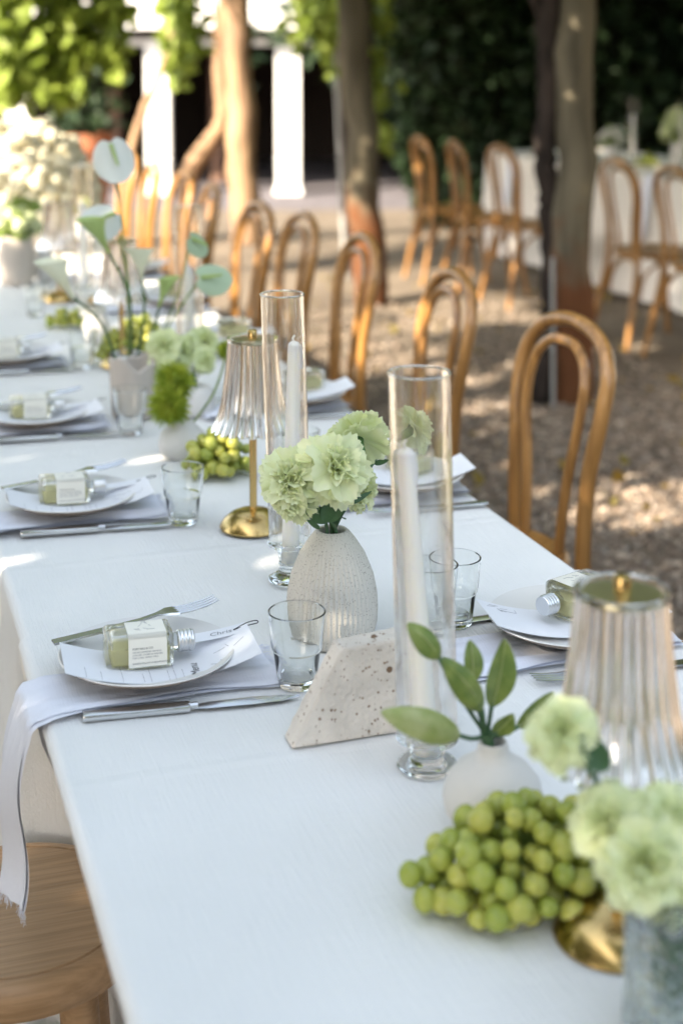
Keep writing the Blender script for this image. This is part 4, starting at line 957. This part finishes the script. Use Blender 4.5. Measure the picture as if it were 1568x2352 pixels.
def anthurium(label, c_px, dy, R, rot=0, nrm=(0, -1, .25), mat='anth', group='white anthuriums', mid=None):
    c = atY(*c_px, YF+dy); t = thing('anthurium', label, 'flower', mF, 0, group)
    n = Vector(nrm).normalized(); s = n.cross(Vector((0, 0, 1))).normalized()*-1; u_ = n.cross(s)*-1; ca, sa = math.cos(rot), math.sin(rot); s, u_ = s*ca+u_*sa, u_*ca-s*sa
    def f(q, v):
        a = 2*PI*v; r = R*q*(1.0+.10*math.cos(a))*(1-.28*math.exp(-((a-PI)/.28)**2)); x, z = r*math.sin(a)*.86, r*math.cos(a)
        return c-mF+s*x+u_*z+n*(.12*R*q*q*math.cos(2*a)-.10*R*q*q)
    obj('spathe', G().grid(f, 8, 41).mesh('s', True, 180), mat, t)
    b = c+u_*(-.55*R)-mF
    obj('spadix', G().tube([b+n*.003, b+u_*R*.5+n*.012, b+u_*R*.95+n*.020], [.0045, .004, .0025], 8), 'calla_g', t)
    md = Vector(mid) if mid else (c*.5+mF*.5)
    obj('stem', G().tube(cr([b-n*.002, md-mF, (0, 0, 0)], 10), .0021, 8), 'leaf', t)
anthurium('large white anthurium standing highest above the lilies', (262, 362), .05, .048, rot=-.2, mid=atY(290, 600, YF+.03))
anthurium('second white anthurium tilted behind the green calla lily', (240, 505), .06, .046, rot=1.1, nrm=(.2, -.8, .6), mid=atY(300, 690, YF+.03))
anthurium('pale green anthurium pointing right beyond the far candle tube', (486, 640), -.02, .040, rot=-1.45, mat='anth_g', nrm=(.1, -.8, .5), mid=atY(390, 745, YF))
anthurium('small pale anthurium seen through the far candle tube', (452, 560), .03, .030, rot=-.8, mat='anth_g', nrm=(.5, -.8, .3), mid=atY(400, 700, YF+.02))
# carnations and white blooms round the lilies
mG = Vector((at(400, 900).x, YF-.06, TZ))
o = obj('low_vase', G().lathe([(0, 0), (.03, 0), (.036, .012), (.036, .04), (.028, .052), (.026, .055), (.023, .054), (0, .04)], 32), 'matte', loc=(mG.x, mG.y, TZ)); tag(o, 'low white vase under the pale carnations near the lilies', 'vase')
mG = Vector((mG.x, mG.y, TZ+.055))
for px, dy, R, d, lb in (((375, 790), -.06, .034, (-.3, -.8, .4), 'blurred pale carnation left of the far candle tube'), ((368, 850), -.07, .030, (-.5, -.8, .1), 'blurred pale carnation just above the fuzzy green balls'), ((425, 795), -.03, .033, (.1, -.7, .7), 'blurred pale carnation behind the far candle'), ((478, 775), -.02, .033, (.4, -.7, .6), 'blurred green carnation right of the far candle tube'), ((480, 830), -.05, .026, (.5, -.8, .2), 'blurred green carnation low behind the brass lamp')):
    carnation(lb, atY(*px, YF+dy), d, mG, R, 'carn_b', leaves=0, n=(5, 7, 9, 8))
mH = Vector((at(225, 790).x, at(225, 790).y, TZ)); o = obj('cream_vase', G().lathe([(0, 0), (.026, 0), (.030, .01), (.030, .05), (.02, .062), (.017, .07), (.015, .07), (0, .05)], 32), 'matte', loc=mH); tag(o, 'small cream vase left of the lily stems', 'vase'); mH = mH+Vector((0, 0, .07))
for px, dy, R, d, lb in (((213, 690), .02, .036, (-.1, -.8, .6), 'white open bloom left of the lily stems'), ((225, 745), .0, .032, (0, -.9, .3), 'white bloom low beside the lily stems')):
    c = carnation(lb, atY(*px, mH.y+dy), d, mH, R, 'white_petal', leaves=0, n=(5, 7, 9, 8), group='white blooms'); 
    obj('eye', G().ell(atY(*px, mH.y+dy-.015)-mH, .007, 10, 7), 'yellow', c)

# near right: textured glass vase with blurred carnations
VG = at(1545, 2400); o = obj('textured_vase', G().lathe([(0, 0), (.034, 0), (.037, .004), (.036, .06), (.036, .118), (.0345, .121), (.033, .118), (.032, .06), (.031, .012), (0, .010)], 64, fl=lambda r, z, a, k: (r*(1+.018*math.sin(a*9+z*120)*(k < 6)), z)), 'iceglass', loc=(VG.x, VG.y, TZ)); tag(o, 'textured clear glass vase at the lower right corner', 'vase')
mV = Vector((VG.x, VG.y, TZ+.112)); yv = VG.y
for px, dy, R, d, lb in (((1285, 1668), .05, .026, (-.5, -.5, .7), 'blurred pale carnation on a long stem in front of the near lamp'), ((1385, 1885), .02, .027, (-.6, -.6, .5), 'blurred pale carnation above the large grapes'), ((1490, 1990), -.02, .032, (-.3, -.9, .3), 'largest blurred carnation over the textured glass vase'), ((1562, 1880), .0, .028, (.4, -.7, .6), 'blurred carnation cut off at the right edge'), ((1575, 2060), -.02, .024, (.5, -.8, .1), 'low blurred carnation at the right edge by the glass vase')):
    carnation(lb, atY(*px, yv+dy), d, mV+Vector((U(-.012, .012), U(-.01, .01), 0)), R, 'carn_b', leaves=2)
t = thing('vase_greens', 'dark leaves standing inside the textured glass vase', 'foliage', (VG.x, VG.y, TZ+.02))
for k in range(6): a = k*1.05; obj('leaf', leaf_mesh((.008*math.cos(a), .008*math.sin(a), .01), (.018*math.cos(a), .018*math.sin(a), .085+.01*k), .016, nrm=(math.cos(a), math.sin(a), .2)), 'leaf_dark', t)
obj('leaf', leaf_mesh(atY(1395, 1770, yv+.03)-t.location, atY(1330, 1690, yv+.04)-t.location, .020), 'leaf_dark', t)

# far left: big cream arrangement, pots and vases at the sunlit end of the table
def bloom_mound(label, c, rx, ry, rz_, n, r, mat, vase_h, group=None, vr=.07, vmat='greyclay'):
    t = thing('flower_arrangement', label, 'flowers', (c[0], c[1], TZ), 0, group)
    obj('vase', G().lathe([(0, 0), (vr*.8, 0), (vr, .02), (vr*1.05, vase_h*.6), (vr*.9, vase_h), (vr*.8, vase_h), (0, vase_h*.7)], 32), vmat, t)
    obj('greenery', leaf_sheet(0, np.array([(random.gauss(0, rx*.5), random.gauss(0, ry*.5), vase_h+abs(random.gauss(0, .04))) for i in range(160)]), .04), 'leaf', t)['kind'] = 'stuff'
    hb = [G().add(*bloom_vf(r, s)).mesh('bl', True, 180) for s in range(3)]
    for k in range(n):
        a = 2.399*k; q = (k+.5)/n; z = q; rr = math.sqrt(max(0, 1-z*z)); jj = 1+U(-.12, .10); p = (rr*math.cos(a)*rx*jj, rr*math.sin(a)*ry*jj, vase_h+.02+z*rz_*jj)
        obj('bloom', random.choice(hb), mat, t, mtx=Matrix.Translation(p) @ Euler((U(-.6, .6), U(-.6, .6), U(0, 6))).to_matrix().to_4x4())
    return t
def bloom_vf(r, seed):
    rr = random.Random(seed); V = []; F = []
    for k in range(70):
        d = Vector((rr.gauss(0, 1), rr.gauss(0, 1), rr.gauss(.4, 1))).normalized(); s = d.orthogonal().normalized(); q = d.cross(s); a = rr.uniform(0, 6); s, q = s*math.cos(a)+q*math.sin(a), q*math.cos(a)-s*math.sin(a); b = len(V); w_ = r*.34
        V += [d*r*.8-s*w_, d*r*.95-q*w_, d*r*.85+s*w_, d*r+q*w_, d*r*.82]; F += [(b, b+1, b+4), (b+1, b+2, b+4), (b+2, b+3, b+4), (b+3, b, b+4)]
    g = G().ell((0, 0, 0), r*.8, 10, 7); return g.v+[tuple(v) for v in V], g.f+[tuple(i+len(g.v) for i in f) for f in F]
bloom_mound('huge cream flower dome at the sunlit far left end of the table', (.40, 5.35), .24, .22, .30, 150, .030, 'cream', .12)
q = at(40, 655); bloom_mound('beige pot with a pale green posy at the far left', (q.x, q.y), .05, .05, .05, 9, .028, 'carn_b', .15, vr=.055)
q = at(102, 645); o = obj('pale_vase', G().lathe([(0, 0), (.024, 0), (.034, .02), (.036, .05), (.026, .085), (.016, .1), (.013, .1), (0, .07)], 32), 'matte', loc=(q.x, q.y, TZ)); tag(o, 'pale upright vase between the far pot and the third lamp', 'vase')

# ------------------------------------------------------------------ the second table
X2 = 4.10; W2 = .95
cloth('tablecloth', 'cream cloth over the second table behind the bentwood chairs', X2+.05, W2, 4.2, 9.75, .752, .05, 'linen_far', phase=4, flare=.03)
TZ2 = TZ
def far_items():
    global TZ
    q = at(1475, 345); grp = bloom_mound('pale hydrangeas in a white vase on the second table', (4.72, 8.05), .12, .12, .16, 18, .045, 'carn_b', .16, vmat='matte', vr=.075)
    bloom_mound('cream flowers at the right edge of the second table', (4.85, 7.75), .13, .13, .18, 18, .045, 'cream', .18, vmat='matte', vr=.08)
    bloom_mound('small pale flowers beside the mossy post on the second table', (4.45, 8.45), .07, .07, .07, 10, .035, 'white_petal', .12, vmat='matte', vr=.05)
    grapes('green grapes on the second table', (4.50, 8.1), .07, .06, .09, 40, .011, 12)
    for k, (x, y, lb) in enumerate(((4.42, 8.15, 'left candle on the second table'), (4.62, 7.9, 'right candle on the second table'))): candle_set(lb, (x, y), .055, .42, .32)
    for k, (y, lb) in enumerate(((9.2, 'leftmost plate setting on the second table'), (8.6, 'second plate setting on the second table'), (7.35, 'plate right of the mossy post on the second table'), (6.7, 'plate setting at the right edge of the second table'))):
        plate_obj('stoneware plate of the '+lb, (X2+.05+.14, y, TZ+.002), 'stoneware plates')
        place_bottle((X2+.05+.14, y, TZ+.012), .1, 'drink flask on the '+lb, 'drink flasks')
        t = thing('hanging_napkin', 'pale lilac napkin hanging off the '+lb, 'napkin', (X2+.05, y+.1, TZ), 0, 'napkins hanging from the second table')
        g = G().grid(lambda u, v: (-.022-.05*u+.008*math.sin(v*7), (v-.5)*.11*(1-.1*u), .006-.36*u), 10, 9); g.add([(.09, -.055, .005), (.09, .055, .005), (-.022, .055, .006), (-.022, -.055, .006)], [(0, 1, 2, 3)])
        obj('cloth', g, 'napkin', t)
far_items()
print('objects', len(COL.objects), 'tris', sum(len(o.data.polygons) for o in COL.objects if o.type == 'MESH'))
